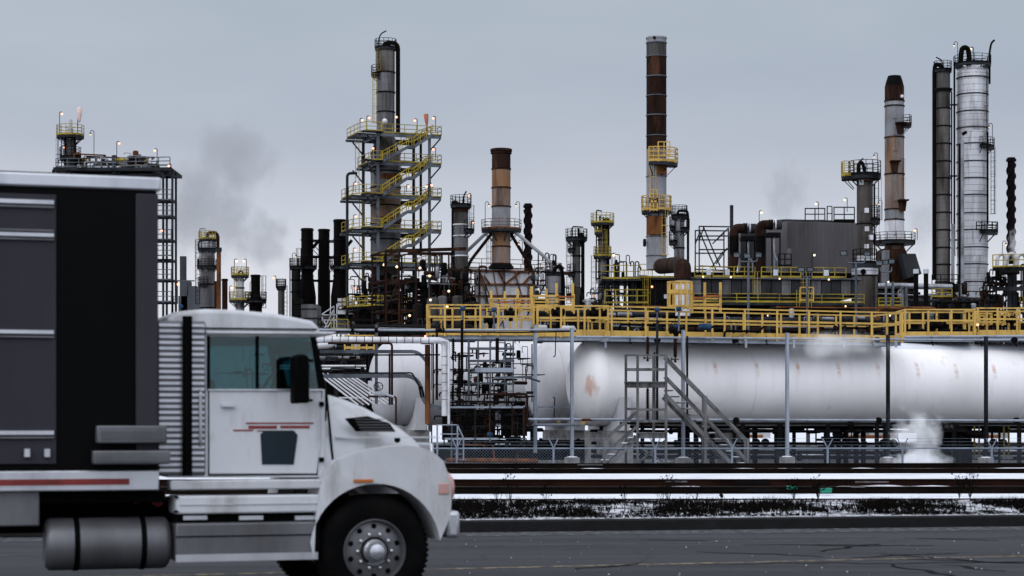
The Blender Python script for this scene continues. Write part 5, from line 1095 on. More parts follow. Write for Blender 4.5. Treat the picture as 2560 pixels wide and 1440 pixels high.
# pipe gallery right of the stair tower
T = frame('rusty_pipe_frame', 'rust brown portal frame in front of the stair tower foot', 965, 200, (0, 32, 74), (627,700,775), 5, 'brown', cw=4.6, br_seed=2); MB().beam(Q(963,628,199), Q(1165,622,201), .24, .34).build('cross_beam', mt['brown'], T); MB().beam(Q(1020,634,199), Q(1130,634,201), .2, .3).build('cross_beam', mt['brown'], T)
for px in (1087,1122): MB().beam(Q(px,632,200), Q(px,700,200), .16).build('post', mt['brown'], T)
T = frame('equipment_frame', 'dark equipment frame full of drums and pipes below the rusty portal', 998, 215, (0, 40, 80, 130, 175), (705,745,775,800), 9, 'brown', cw=3.4, decks=(708,), rails=(752,), rmat='dark', br_seed=5)
clutter(T, 1000, 1170, 660, 830, 214, 9, 130, 21, ('black','dark','steel_d','pipe_s','clad_d','brown','black'), 6)
for px, y, r, mm in ((1082,775,15,'clad_d'),(1106,770,12,'clad'),(1046,790,14,'dark'),(1143,770,13,'clad_d'),(1093,680,6,'pipe_s'),(1110,670,8,'black'),(1060,700,7,'black')):
    vessel(T, Q(px,y+40 if r > 9 else y+14,213), Q(px,y-25 if r > 9 else y-10,213), r*m_(213), mm, name='drum')
for px, y in ((992,667),(1050,670),(960,662),(1074,690),(1024,789),(1076,750),(1122,728),(1118,767)): MB().sph(Q(px,y,206), .13, 6).build('bulb', mt['lampw'], T)
T = thing('lower_gallery', 'dark gallery of beams and stairs under the stair tower', 'gallery', Q(930,830,243)); clutter(T, 880, 1000, 700, 830, 243, 6, 110, 31, ('black','dark','dark','brown'), 6)
for y in (770,800): MB().beam(Q(860,y,243), Q(1000,y,243), .3).build('beam', mt['dark'], T)
MB().rail([Q(868,768,242), Q(945,763,240), Q(985,763,244)], 1.2, 1.4, .06).build('railing', mt['yel_f'], T)
MB().rail([Q(828,822,200), Q(870,824,200)], 1.0, 1.4, .05).build('railing', mt['yel_f'], T); MB().rail([Q(862,872,120), Q(935,872,120)], .8, .5, .05).build('railing', mt['yel'], T)
T = thing('twin_flame_lamp', 'pair of bright orange lamps low before the stair tower', 'lamp', Q(885,842,180)); MB().box(Q(886,838,180), .5, .2, .35).build('lamp_box', mt['rust'], T)
for px in (882,889): MB().sph(Q(px,837,179.8), .11, 8).build('bulb', mt['lamp'], T)
T = thing('small_lamp', 'single orange lamp at the left walkway foot', 'lamp', Q(1064,845,84)); MB().sph(Q(1064,841,83.8), .055, 8).build('bulb', mt['lamp'], T); MB().beam(Q(1064,850,84), Q(1064,842,84), .03).build('stem', mt['dark'], T)
# tower left of the furnace
tower('process_column', 'rust topped column with curved davit just right of the stair tower', 'column', 1152, 222, [(516,532,38,'brown'),(532,562,37,'clad_d'),(562,640,37,'clad'),(640,800,37,'clad_d')], bands=(562,590,640), dome=9,
 plats=((514,26,'dark'),(577,34,'dark',-60,60)), ladders=((1179,515,575,'dark',0),), pipes=(([(1141,530),(1141,505),(1133,505),(1133,680)],4.5,'black'),([(1153,578),(1165,580),(1165,600),(1152,605),(1152,620)],3.5,'pipe'),([(1146,505),(1146,514)],3,'black')), lamps=((1178,484,510,-1),(1177,553,577,1)), bandmat='white')
T = [o for o in SC.objects if o.name.startswith('process_column')][-1]
MB().tube(bend(qp([(1157,512),(1158,492),(1166,478)],222), 1.2, 5), .08, 6).build('davit', mt['black'], T, smooth=50)
# ---- furnace stack on its four raking legs
D = 225; k = m_(D)
T = tower('furnace_stack', 'grey furnace stack with brown top standing on raking legs', 'stack', 1253, D, [(376,383,50,'brown'),(383,423,47,'brown'),(423,470,47,'stackr'),(470,517,47,'stackr'),(517,570,47,'stackg'),(570,617,46,'stackr'),(617,662,47,'stackr'),(662,672,56,'dark')],
 bands=(383,423,470,517,570,617,660), plats=((575,50,'rust'),), lamps=(), hooks=((1213,504,570,1),(1299,504,570,-1),(1306,600,660,-1)), ladders=((1222,590,670,'steel_d',0),), bandmat='brown')
MB().lathe(V((1253-1280)*k,D,HC+(HOR-379)*k), [(25*k,-.05),(27.5*k,0),(27.5*k,.25),(25*k,.3)], 28, caps=False).build('rim_band', mt['brown'], T)
for a, b_, c, dy in (((1222,578),(1128,672),(1116,705),-2.5),((1232,578),(1168,655),(1160,705),3),((1284,578),(1376,660),(1384,700),-2.5),((1274,578),(1332,670),(1336,700),3)):
    MB().tube(bend([Q(*a,D)+V(0,dy*.3,0), Q(*b_,D)+V(0,dy,0), Q(*c,D)+V(0,dy,0), Q(c[0],800,D)+V(0,dy,0)], 2, 6), 4.2*k, 12).build('raking_leg', mt['brown'] if dy > 0 else mt['stackg'], T, smooth=50)
# furnace body
T = thing('furnace', 'white furnace box with rusty truss bracing below its stack', 'furnace', Q(1260,830,D)); zq = lambda y: HC + (HOR-y)*k
def fbox(x0_, x1_, y0_, y1_, mm, dp=7, dy=0, name='casing'):
    a = Q(x0_,y1_,D); b_ = Q(x1_,y0_,D); return MB().box(V((a.x+b_.x)/2, D+dp/2+dy, (a.z+b_.z)/2), b_.x-a.x, dp, b_.z-a.z).build(name, mt[mm], T)
fbox(1186,1332,710,830,'furn'); 
q = [Q(1186,710,D), Q(1186,680,D), Q(1200,673,D), Q(1300,673,D), Q(1330,682,D), Q(1332,710,D)]; m = len(q)
MB().add(q + [p + V(0,7,0) for p in q], [tuple(range(m)), tuple(range(2*m-1,m-1,-1))] + [(i,(i+1)%m,m+(i+1)%m,m+i) for i in range(m)]).build('casing', mt['furn'], T)
fbox(1222,1284,663,675,'dark',5,1,'stack_base')
mb = MB()
for p, q in (((1186,711),(1333,711)),((1186,740),(1333,740)),((1186,677),(1333,680)),((1187,675),(1187,830)),((1332,680),(1332,830)),((1232,676),(1262,830)),((1285,676),(1310,760)),((1200,680),(1240,830)),((1200,830),(1200,680)),((1245,676),(1262,711)),((1262,711),(1300,680)),((1325,690),(1308,711)),((1210,690),(1225,711)),((1310,740),(1295,780)),((1186,770),(1333,770)),((1258,672),(1258,740)),((1284,740),(1290,800)),((1215,711),(1215,800)),((1320,711),(1320,800))): mb.beam(Q(*p,D) - V(0,.15,0), Q(*q,D) - V(0,.15,0), 2.6*k, .2)
mb.build('rusty_bracing', mt['rust'], T)
mb = MB()
for p, q in (((1204,690),(1244,790)),((1312,800),(1370,700)),((1262,672),(1262,740)),((1240,830),(1275,780))): mb.beam(Q(*p,D) - V(0,1.2,0), Q(*q,D) - V(0,1.2,0), 2.6*k)
mb.build('dark_bracing', mt['dark'], T)
T = frame('furnace_platform', 'dark platform frame wrapped around the furnace', 1168, 232, (0, 60, 120, 175, 215), (672,745), 6, 'dark', cw=2.6, rails=(672,), rmat='rust', br_seed=9)
clutter(T, 1165, 1200, 690, 830, 224, 3, 50, 41, ('black','dark','pipe_s','brown','clad_d'), 5); clutter(T, 1330, 1410, 660, 800, 224, 3, 60, 42, ('black','dark','pipe_s','brown','steel_d','pipe'), 5)
def twisted(px, D, yt, yb, wd, label, mm='brown', turns=3.5):
    k = m_(D); T = thing('strake_stack', label, 'stack', ((px-1280)*k, D, GZ), 'stacks with spiral strakes'); z0 = HC+(HOR-yb)*k; z1 = HC+(HOR-yt)*k; r = wd*k/2
    MB().lathe(V((px-1280)*k, D, 0), [(r*.86,z0),(r*.86,z1-.5),(r*1.2,z1-.5),(r*1.2,z1-.2),(r*.95,z1-.2),(r*.95,z1)], 18).build('shell', mt[mm], T, smooth=40)
    for s_ in range(3):
        mb = MB(); n_ = 70
        for i in range(n_+1):
            a = 2*math.pi*(turns*i/n_ + s_/3); z = z0 + (z1-.8-z0)*i/n_; d = V(math.cos(a), math.sin(a), 0); c = V((px-1280)*k, D, z)
            mb.v += [c + d*r*.84, c + d*r*1.18, c + d*r*.84 + Z*.15]
        for i in range(n_): b_ = 3*i; mb.f += [(b_,b_+3,b_+4,b_+1),(b_+1,b_+4,b_+5,b_+2)]; mb.mi += [0,0]
        mb.build('strake', mt[mm], T)
    return T
PUR = mt['purple'] = M('purplish_brown_steel', (.040,.026,.034), (.025,.017,.022), .5, .5, .4, .75)
twisted(1320, 240, 509, 800, 20, 'purple brown strake stack right of the furnace stack', 'purple')
twisted(2528, 260, 394, 660, 21, 'purple brown strake stack at the right picture edge', 'purple', 3)
T = tower('domed_vessel', 'grey domed vessel with a small top platform right of the furnace', 'vessel', 1384, 216, [(692,800,38,'clad')], bands=(735,), dome=10, plats=((684,20,'dark'),), pipes=(([(1385,690),(1385,672),(1402,662),(1408,700),(1408,800)],5,'black'),([(1374,700),(1368,800)],3,'dark'),([(1380,700),(1384,720),(1395,730),(1395,800)],4,'pipe')))
# slim towers mid right
tower('slim_column', 'slim grey column with overhead black pipe, left of two', 'column', 1441, 228, [(606,720,20,'clad_d'),(720,800,24,'clad_d')], bands=(640,680,720), dome=2, plats=((597,27,'dark'),(625,22,'dark',110,250),(685,22,'dark',110,250),(738,26,'dark',110,250)), ladders=((1422,600,760,'steel_d',0),),
 pipes=(([(1449,610),(1453,583),(1457,590),(1457,800)],4.5,'black'),([(1431,597),(1431,566),(1458,568)],1.6,'black'),([(1446,590),(1446,570)],2.5,'black')), bandmat='dark', group='slim grey columns')
tower('slim_column', 'slim pale column with bent vent pipe, right of two', 'column', 1506, 228, [(565,575,22,'dark'),(575,640,22,'clad_d'),(640,740,22,'clad'),(740,760,22,'rust'),(760,800,24,'dark')], bands=(600,640,680,720), plats=((558,29,'yel_f'),(581,20,'yel_f',110,260),(641,22,'yel_f')), ladders=((1484,640,760,'steel_d',0),(1512,575,640,'yel_f')),
 pipes=(([(1491,700),(1491,525),(1505,528)],1.6,'black'),([(1508,552),(1520,545),(1520,800)],4,'black'),([(1500,560),(1500,540)],2.5,'black'),([(1508,560),(1508,542)],2,'black')), lamps=((1532,633,680,1,'lampw'),(1480,735,750,1)), bandmat='dark', group='slim grey columns')
T = thing('drum_skid', 'low silver drums and pipes between the slim columns', 'pipework', Q(1480,790,225)); clutter(T, 1455, 1560, 720, 810, 225, 3, 30, 63, ('pipe_s','dark','steel_d','clad'), 6)
vessel(T, Q(1470,790,224), Q(1470,750,224), 8*m_(224), 'clad_b', name='drum')
# ---- tallest brown stack
D = 160; k = m_(D)
T = tower('tall_stack', 'tallest brown and grey stack with yellow cage ladders and platforms', 'stack', 1641, D, [(95,107,50,'stackg'),(107,142,50,'clad_d'),(142,192,50,'brown'),(192,240,50,'brown'),(240,289,50,'brown'),(289,340,50,'brown'),(340,374,50,'brown'),(374,442,50,'stackg'),(442,541,50,'stackg'),(541,590,50,'rust'),(590,674,50,'stackg')],
 bands=(108,142,192,240,289,340,442,541,592,640), bandmat='steel', bandw=1.1)
MB().box(Q(1653,424,D) - V(0,k*26,0), 24*k, .3, 30*k).build('rust_panel', mt['rust'], T); MB().box(Q(1636,566,D) - V(0,k*25,0), 30*k, .3, 46*k).build('rust_panel', mt['rust'], T)
MB().lathe(V((1641-1280)*k,D,HC+(HOR-96)*k), [(25*k,-.1),(26.5*k,-.06),(26.5*k,.06),(25*k,.1)], 28, caps=False).build('top_rim', mt['stackg'], T)
MB().lathe(Q(1634,99,D) - V(0,25*k,0), [(.12,0),(.12,.1),(.02,.12)], 10, ax=V(0,-1,0)).build('port', mt['dark'], T)
MB().lathe(Q(1634,99,D) - V(0,25*k,0), [(.12,0),(.12,.1),(.02,.12)], 10, ax=V(0,-1,0)); 
cp = V((1641-1280)*k, D, HC+(HOR-409)*k); cplat(T, cp, 24*k, 53*k, D, 'yel', a0=-115, a1=20, h=1.15, rr=.04)
cp = V((1641-1280)*k, D, HC+(HOR-527)*k); cplat(T, cp, 24*k, 37*k, D, 'yel', a0=-230, a1=15, h=1.15, rr=.04)
MB().rail([Q(1642,397,D)-V(0,1.5,0), Q(1671,397,D)-V(0,1.5,0)], 1.15, .4, .045, mids=(.33,.66)).build('gate', mt['yel'], T)
ladder(T, 1630, 374, 520, D, mt['yel'], wpx=13, dy=-.95); ladder(T, 1660, 496, 640, D, mt['yel'], wpx=13, dy=-.8)
for y0_ in (374,480,500): MB().rail([Q(1622,y0_+30,D)-V(0,1.3,0), Q(1640,y0_+30,D)-V(0,1.3,0)], 1.0, .3, .045, mids=(.33,.66)).build('gate', mt['yel'], T)
MB().lathe(Q(1617,608,D) - V(.2,.4,0), [(.12,-.3),(.14,0),(.12,.3)], 10).build('sample_port', mt['dark'], T)
# duct from the stack down to the yellow cage
T = thing('flue_duct', 'thick rusty duct elbowing from the tallest stack down', 'duct', Q(1700,740,110)); 
MB().tube(bend([Q(1652,666,158.5), Q(1690,662,150), Q(1706,668,140), Q(1707,700,140)], 2.2, 8), .61, 20).build('duct_elbow', mt['brown'], T, smooth=40)
MB().tube([Q(1707,698,140), Q(1707,790,140)], .52, 20).build('duct_leg', mt['pipe'], T, smooth=40); MB().tube([Q(1707,698,140), Q(1707,701,140)], .62, 20).build('flange', mt['dark'], T)
# heater building left of the tall stack
D = 165; k = m_(D)
T = thing('heater_house', 'dark panelled heater house with yellow railed roof beneath the tallest stack', 'building', Q(1640,800,D))
def hb(T, x0_, x1_, y0_, y1_, mm, D, dp, name='wall', dy=0):
    a = Q(x0_,y1_,D); b_ = Q(x1_,y0_,D); return MB().box(V((a.x+b_.x)/2, D+dp/2+dy, (a.z+b_.z)/2), b_.x-a.x, dp, b_.z-a.z).build(name, mt[mm], T)
hb(T, 1600, 1700, 697, 800, 'dark', D, 7); hb(T, 1580, 1602, 700, 760, 'panel', D, 5, dy=1); hb(T, 1594, 1702, 694, 699, 'steel_d', D-.3, 7.5, 'roof')
for i in range(6): hb(T, 1606+i*16, 1607+i*16, 700, 790, 'steel_d', D-.08, .1, 'wall_rib')
hb(T, 1660, 1668, 736, 746, 'capw', D-.2, .1, 'sign_plate')
MB().rail([Q(1600,694,D-.2), Q(1692,694,D-.2)], 1.1, 1.2, .035).build('railing', mt['yel_f'], T); ladder(T, 1616, 675, 790, D-1, mt['yel_f'], cage=True, wpx=9)
T2 = thing('pipe_deck', 'grey pipe deck with valves and yellow railings left of the heater house', 'platform', Q(1550,800,D))
hb(T2, 1504, 1605, 697, 702, 'steel_d', D-1, 6, 'deck', ); MB().rail([Q(1503,697,D+4), Q(1503,697,D-1), Q(1600,697,D-1)], 1.1, 1.2, .035).build('railing', mt['yel_f'], T2)
for px in (1538,1546,1562,1582): MB().beam(Q(px,800,D), Q(px,697 if px > 1550 else 665,D), .22).build('column', mt['steel_d'], T2)
MB().rail([Q(1512,758,D-2), Q(1620,758,D-2)], 1.1, 1.0, .05).build('railing', mt['yel_f'], T2)
clutter(T2, 1510, 1600, 665, 790, D, 4, 60, 71, ('steel_d','black','pipe_s','dark','steel'), 4.5)
lamp(T2, 1528, 634, 690, D, 1, 'lampw'); lamp(T2, 1636, 712, 760, D-3, -1, r=.04); MB().lathe(Q(1541,664,D), [(.35,0),(.2,.15),(.05,.5)], 10).build('cowl', mt['dark'], T2)
# column behind the tall stack
tower('rear_column', 'grey column with platforms and an overhead pipe right of the tallest stack', 'column', 1698, 205, [(552,650,26,'clad'),(650,720,26,'clad_d')], bands=(580,620), dome=6, plats=((541,20,'black'),(574,26,'black',-80,60),(606,26,'black',120,240),(570,24,'black',140,220)),
 pipes=(([(1694,550),(1694,526),(1718,526),(1720,540),(1720,680)],3.2,'dark'),), ladders=((1679,530,600,'dark',0),))
T = thing('open_truss', 'open dark steel truss frame seen against the sky', 'steel frame', Q(1785,680,330)); k3 = m_(330); mb = MB()
for d in (0, 7):
    for p, q in (((1748,680),(1748,565)),((1821,680),(1821,570)),((1748,566),(1830,567)),((1748,590),(1821,590)),((1748,624),(1821,624)),((1758,566),(1782,624)),((1782,624),(1800,665)),((1821,570),(1792,600)),((1748,600),(1760,568)),((1790,660),(1818,620)),((1748,665),(1830,668))): mb.beam(Q(*p,330)+V(0,d,0), Q(*q,330)+V(0,d,0), 3.2*k3)
mb.build('lattice', mt['steel_d'], T)
tower('thin_stack', 'thin grey stack against the sky behind the open truss', 'stack', 1829, 335, [(513,680,9,'steel_d')], nseg=12)
# ---- corrugated building
D = 185; k = m_(D)
T = thing('corrugated_building', 'grey brown corrugated building between ducts and tall column', 'building', Q(2050,700,D))
Oc = Q(1966, HOR, D-1); Oc.z = 0; z0, z1 = HC+(HOR-700)*k, HC+(HOR-556)*k; U6 = V(math.cos(R(14)), math.sin(R(14)), 0); W6 = V(-math.sin(R(14)), math.cos(R(14)), 0)
Lr = 8.2; mb = MB(); nr = 64
for i in range(nr*2+1):
    a = Lr*i/(nr*2); o_ = .09 if i % 2 else 0; p = Oc + U6*a - W6*o_; mb.v += [p + Z*z0, p + Z*z1]
for i in range(nr*2): mb.f.append((2*i,2*i+2,2*i+3,2*i+1)); mb.mi.append(0)
wl = mb.build('corrugated_wall', mt['corr'], T)
p0 = Oc; p1 = Oc + W6*7.5 - U6*0.0
MB().add([Oc+Z*z0, Oc + V(-1.35,4,0)+Z*z0, Oc + V(-1.35,4,0)+Z*(z1+.15), Oc+Z*z1], [(0,1,2,3)]).build('side_wall', mt['corr'], T)
MB().add([Oc + V(-1.35,4,0)+Z*z0, Oc + V(-3.2,9,0)+Z*z0, Oc + V(-3.2,9,0)+Z*(z1-.2), Oc + V(-1.35,4,0)+Z*(z1-.2)], [(0,1,2,3)]).build('side_wall', mt['panel'], T)
MB().add([Oc+Z*z1, Oc+U6*Lr+Z*z1, Oc+U6*Lr+W6*8+Z*z1, Oc+V(-3.2,9,0)+Z*z1, Oc+V(-1.35,4,0)+Z*z1], [(0,1,2,3,4)]).build('roof', mt['panel'], T)
MB().add([Oc+U6*Lr+Z*z0, Oc+U6*Lr+W6*8+Z*z0, Oc+U6*Lr+W6*8+Z*z1, Oc+U6*Lr+Z*z1], [(0,1,2,3)]).build('side_wall', mt['corr'], T)
hb(T, 1968, 1978, 620, 660, 'clad', D-2.4, .1, 'door'); MB().rail([Q(1946,665,D-3), Q(1978,665,D-3)], 1.1, .5, .05).build('railing', mt['dark'], T)
MB().tube(bend(qp([(1938,556),(1958,553),(2080,556)],D+2), 1), .2, 12).build('roof_pipe', mt['steel_d'], T, smooth=50)
for x0_, x1_, y in ((2013,2062,553),(2085,2136,558)): MB().rail([Q(x0_,y,D+2), Q(x1_,y,D+2), Q(x1_,y,D+5), Q(x0_,y,D+5)], 1.2 if x0_ < 2050 else 1.5, .8, .05, closed=True).build('railing', mt['dark'], T)
MB().rail([Q(2068,556,D+2), Q(2080,556,D+2)], 1.5, .3, .05).build('railing', mt['dark'], T); hb(T, 2088, 2136, 548, 560, 'black', D+1, 3, 'roof_unit')
for a in ((2046,505,555,-1),(2118,495,530,-1),(2030,633,700,1),(1898,527,560,1)): lamp(T, a[0], a[1], a[2], D-3 if a[1] > 600 else D+2, a[3], 'lampw')
# ducts left of it
for px, x2, yy, lb, DD in ((1835,1862,563,'black brown curved duct farther left beside the corrugated building',188),(1900,1926,554,'black brown curved duct nearer the corrugated building',183)):
    T = thing('curved_duct', lb, 'duct', Q(px,690,DD), 'curved exhaust ducts'); r = 12*m_(DD)
    MB().tube(bend([Q(px-(8 if px < 1850 else 0),690,DD), Q(px,650,DD), Q(px,yy+8,DD), Q(x2,yy+8,DD)], 1.25, 8), r, 18).build('duct_shell', mt['brown'], T, smooth=40)
    MB().tube([Q(px,640,DD), Q(px,590,DD)], r*1.01, 18).build('black_section', mt['black'], T, smooth=40)
    for j, dx in enumerate((0,6,14)): MB().tube([Q(x2+dx-4,yy+8,DD), Q(x2+dx,yy+8,DD)], r*1.12, 18).build('flange', mt['white' if j == 2 else 'dark'], T)
    MB().tube([Q(x2+10,yy+8,DD), Q(x2+28,yy+8,DD)], r*1.0, 18).build('fan_housing', mt['panel'], T); MB().box(Q(x2+6,yy+34,DD), 34*m_(DD), 1.5, 10*m_(DD)).build('fan_deck', mt['dark'], T)
    for dx in (4,10,24): MB().beam(Q(x2+dx,690,DD), Q(x2+dx,yy+34,DD), .12).build('leg', mt['dark' if dx != 10 else 'pipe_s'], T)
    MB().tube(bend(qp([(x2+8,yy+44),(x2+10,640),(x2+20,655),(x2+20,690)],DD-.5), .6), .09, 8).build('drain_pipe', mt['pipe_s'], T, smooth=50)
T = thing('fan_house', 'dark plant room behind the two curved ducts', 'building', Q(1905,700,194)); hb(T, 1862, 1952, 566, 700, 'corr', 195, 6); hb(T, 1872, 1960, 600, 700, 'dark', 193, 2, 'annex'); clutter(T, 1850, 1960, 640, 695, 188, 2, 20, 91, ('black','dark','steel_d'), 4)
# long low fin-fan building
D = 150; k = m_(D)
T = thing('long_building', 'long dark panelled building with yellow rails on top and in front', 'building', Q(1950,800,D))
Of2 = Q(1728, HOR, D); Of2.z = 0; L2 = 13.0; U7 = V(math.cos(R(6)), math.sin(R(6)), 0); W7 = V(-U7.y, U7.x, 0); zl = lambda y: HC + (HOR-y)*k
def P7(a, b_, y): return Of2 + U7*a + W7*b_ + Z*zl(y)
def b7(a0, a1, y0_, y1_, b0_, b1_, mm, name): c = (P7(a0,b0_,y0_)+P7(a1,b1_,y1_))/2; return MB().box(c, a1-a0, b1_-b0_, abs(zl(y0_)-zl(y1_)), U7, W7).build(name, mt[mm], T)
b7(0,L2,697,738,0,6,'dark','wall'); b7(-.2,L2,693,697,-.3,6.3,'steel','roof_edge'); b7(0,L2,676,693,1.5,5,'black','roof_units'); b7(0,L2,756,764,-1,6,'steel_d','base_beam'); b7(0,L2,764,830,0,6,'black','lower_wall')
for i in range(17): b7(i*L2/17+.03, (i+1)*L2/17-.03, 699, 736, -.06, 0, 'panel' if i % 3 else 'clad', 'wall_panel')
for a in (.5, 4.7, 8.9): b7(a, a+2.6, 738, 744, -.5, -.2, 'steel_d', 'header_tube')
for a, w2 in ((.2,1.2),(1.6,3.2),(5.3,3.0),(9.2,2.6)):
    MB().rail([P7(a,-.3,693), P7(a+w2,-.3,693)], .78, .8, .032).build('railing', mt['yel_f'], T)
    b7(a+.9, a+1.25, 673, 688, -.36, -.31, 'capw', 'notice_board')
MB().rail([P7(0,-1,757), P7(L2,-1,757)], .65, 1.6, .032).build('railing', mt['yel_f'], T)
for px in (1890,2012): ladder(T, px, 680, 735, D-.5, mt['yel_f'], wpx=8)
for px in (1995,2025): ladder(T, px, 725, 770, D-1.3, mt['yel_f'], wpx=7, cage=False)
MB().rail([P7(8.0,-1.4,753), P7(9.0,-1.4,753)], 1.0, .5, .05).build('railing', mt['yel'], T)
for px, y in ((1827,693),(1949,697),(2072,699),(2114,766),(1920,789),(2225,789),(1758,692),(2221,705)): MB().sph(Q(px,y,D-1.2), .07, 8).build('bulb', mt['lampw'], T)
# column in front with wide foot
D = 152; k = m_(D)
T = tower('wide_foot_column', 'stained column with wider foot and top platform, right of the corrugated building', 'column', 2162, D, [(446,455,38,'stackr'),(455,530,40,'clad_k'),(530,640,40,'clad_k'),(640,672,40,'white'),(672,680,66,'clad_b'),(680,690,66,'clad_b'),(690,830,66,'clad_k')], bands=(455,560,672,690), plats=((440,40,'dark'),(552,38,'dark',-50,50),(660,30,'dark')),
 ladders=((2192,445,550,'dark',0,9),(2186,560,650,'dark',0,8),(2160,555,640,'brown'),(2185,690,800,'dark',-.9,9)), pipes=(([(2146,436),(2146,412),(2154,404),(2160,418),(2162,436)],4.5,'black'),([(2143,440),(2143,410),(2158,396)],1.8,'black'),([(2175,690),(2175,820)],3,'black'),([(2186,460),(2186,640)],2,'black')), hooks=((2194,382,438,-1),(2205,500,550,-1)), bandmat='dark')
cplat(T, V((2162-1280)*k, D, HC+(HOR-441)*k), 30*k, 58*k, D, 'yel_f', a0=150, a1=200, h=1.1)
MB().lathe(Q(2152,682,D)-V(0,33*k,0), [(7*k,0),(7*k,.12),(.02,.13)], 14, ax=V(0,-1,0)).build('manway', mt['black'], T)
for x_, y_ in ((2150,458),(2163,528),(2164,574),(2163,618),(2174,595)): MB().box(Q(x_,y_,D)-V(0,20*k,0), 11*k, .05, 12*k).build('repair_patch', mt['white'], T)
# flared rusty stack
D = 240; k = m_(D)
T = tower('flared_stack', 'rust streaked stack with tapered black cap and flared rusty base', 'stack', 2236, D, [(190,205,32,'black',42),(205,216,42,'black',47),(216,253,48,'brown'),(253,266,48,'stackg'),(266,344,48,'stackg'),(344,436,48,'stackr'),(436,524,48,'stackr'),(524,550,48,'stackg'),(550,602,48,'white'),(602,615,46,'brown'),(615,655,46,'stackr',82),(655,720,82,'brown',96)],
 bands=(253,266,344,436,524,550), plats=((606,52,'brown'),(313,42,'brown',-40,30),), hooks=(), lamps=((2293,572,600,-1),), ladders=((2234,300,380,'rust'),(2252,400,500,'rust'),(2234,505,590,'rust')), bandmat='brown')
for px, y in ((2232,407),(2252,504),(2246,312)): 
    MB().box(Q(px,y,D)-V(0,1.5,0), 26*k, 1.0, 3*k).build('ledge', mt['brown'], T); MB().lathe(Q(px,y+14,D)-V(0,k*22,0), [(8*k,-12*k),(11*k,12*k)], 10).build('ledge_bracket', mt['brown'], T)
MB().lathe(Q(2250,245,D)-V(0,22*k,0), [(4*k,0),(4*k,.3),(.02,.35)], 12, ax=V(0,-1,0)).build('port', mt['white'], T)
T = thing('flue_box', 'rusty boxed flue sloping down beneath the flared stack', 'duct', Q(2250,730,236)); 
for pts, mm in (([(2205,622),(2262,622),(2300,720),(2190,720)],'brown'),([(2240,640),(2275,640),(2290,690),(2255,700)],'panel'),([(2262,655),(2283,655),(2287,720),(2258,720)],'brown'),([(2204,628),(2218,628),(2216,720),(2200,720)],'clad')):
    off = {'brown':0,'panel':-3.3,'clad':-1.5}[mm] - (.8 if pts[0][0] == 2262 else 0); q = [Q(*p,236)+V(0,off,0) for p in pts]; MB().add(q + [p + V(0,3,0) for p in q], [(0,1,2,3),(7,6,5,4),(0,4,5,1),(1,5,6,2),(2,6,7,3),(3,7,4,0)]).build('flue_panel', mt[mm], T)
# two tallest right columns
D = 255; k = m_(D)
tower('dirty_column', 'dark stained column with full height black pipe on its left', 'column', 2357, D, [(184,222,36,'clad_d'),(222,230,44,'dark'),(230,272,36,'clad_d'),(272,830,37,'clad_k')], bands=(224,272,316,360,404,446,488,532,576,620,662,706), dome=8,
 plats=((176,22,'black'),), pipes=(([(2358,178),(2354,164),(2338,160),(2336,180),(2336,700)],5.5,'black'),([(2357,165),(2354,150),(2340,143)],1.6,'black'),([(2379,230),(2379,560)],1.8,'dark'),([(2344,230),(2344,700)],3.5,'dark')), bandmat='dark')
T = tower('silver_column', 'widest silver banded column with inverted U pipe, far right', 'column', 2431, D, [(182,330,77,'clad_b'),(330,480,77,'clad_b'),(480,640,77,'clad_b'),(640,830,76,'clad_b')], bands=(196,238,281,322,362,406,448,490,535,577,620,662,706,748), dome=17,
 plats=((162,46,'black'),(369,54,'black',-75,30),(582,62,'black',-75,10)), ladders=((2458,164,340,'black'),(2482,370,535,'black',0),(2438,560,745,'dark')),
 pipes=(([(2402,165),(2402,140),(2405,122),(2412,118),(2420,122),(2423,140),(2423,165)],6.5,'black'),([(2474,210),(2474,130),(2478,108),(2486,100)],2.6,'black'),([(2388,155),(2386,160),(2386,640)],2.5,'dark'),([(2450,170),(2450,338)],2.6,'black'),([(2406,350,-9),(2406,770,-9)],4,'pipe_s'),([(2399,360,-8),(2399,770,-8)],3,'dark'),([(2416,330,-10),(2406,336,-10)],4,'black'),([(2469,330,-8),(2469,560,-8)],2.5,'black'),([(2382,560,-6),(2382,780,-6)],4.5,'pipe_s')),
 hooks=((2394,104,155,-1),(2481,308,365,-1)), lamps=((2433,118,150,-1,'lampw',False,.06),), bandmat='steel_d', bandw=1.4)
MB().rail([Q(2441,575,D-11), Q(2494,575,D-9)], 1.0, 1.0, .06).build('railing', mt['dark'], T); MB().box(Q(2420,761,D-11), 18*k, .4, 12*k).build('red_box', mt['redb'], T)
for y in (262,440,600): MB().beam(Q(2376,y,D), Q(2392,y,D), .2).build('tie', mt['dark'], T)
# low dark structures across the right
T = thing('right_structure', 'grey steel structure with white pipes and yellow rails at right edge', 'steel frame', Q(2530,800,205)); D_ = 205
for px in (2524,2536,2562,2600): MB().beam(Q(px,830,D_), Q(px,672,D_), .42).build('column', mt['steel_d'], T)
for y in (672,722): MB().beam(Q(2482,y,D_-1), Q(2640,y,D_-1), .4).build('beam', mt['steel_d'], T)
for p, q in (((2526,730),(2510,700)),((2526,790),(2560,740)),((2536,740),(2560,790))): MB().beam(Q(*p,D_), Q(*q,D_), .22).build('brace', mt['dark'], T)
MB().rail([Q(2482,668,D_+4), Q(2482,668,D_-1.5), Q(2640,664,D_-1.5)], 1.25, 1.1, .055).build('railing', mt['yel_f'], T)
for x_ in (2498,2522,2548): MB().tube(bend(qp([(x_-6,668),(x_-4,640),(x_+8,632),(x_+18,645),(x_+18,668)],D_+1), .6), .2, 12).build('white_pipe', mt['pipe'], T, smooth=50)
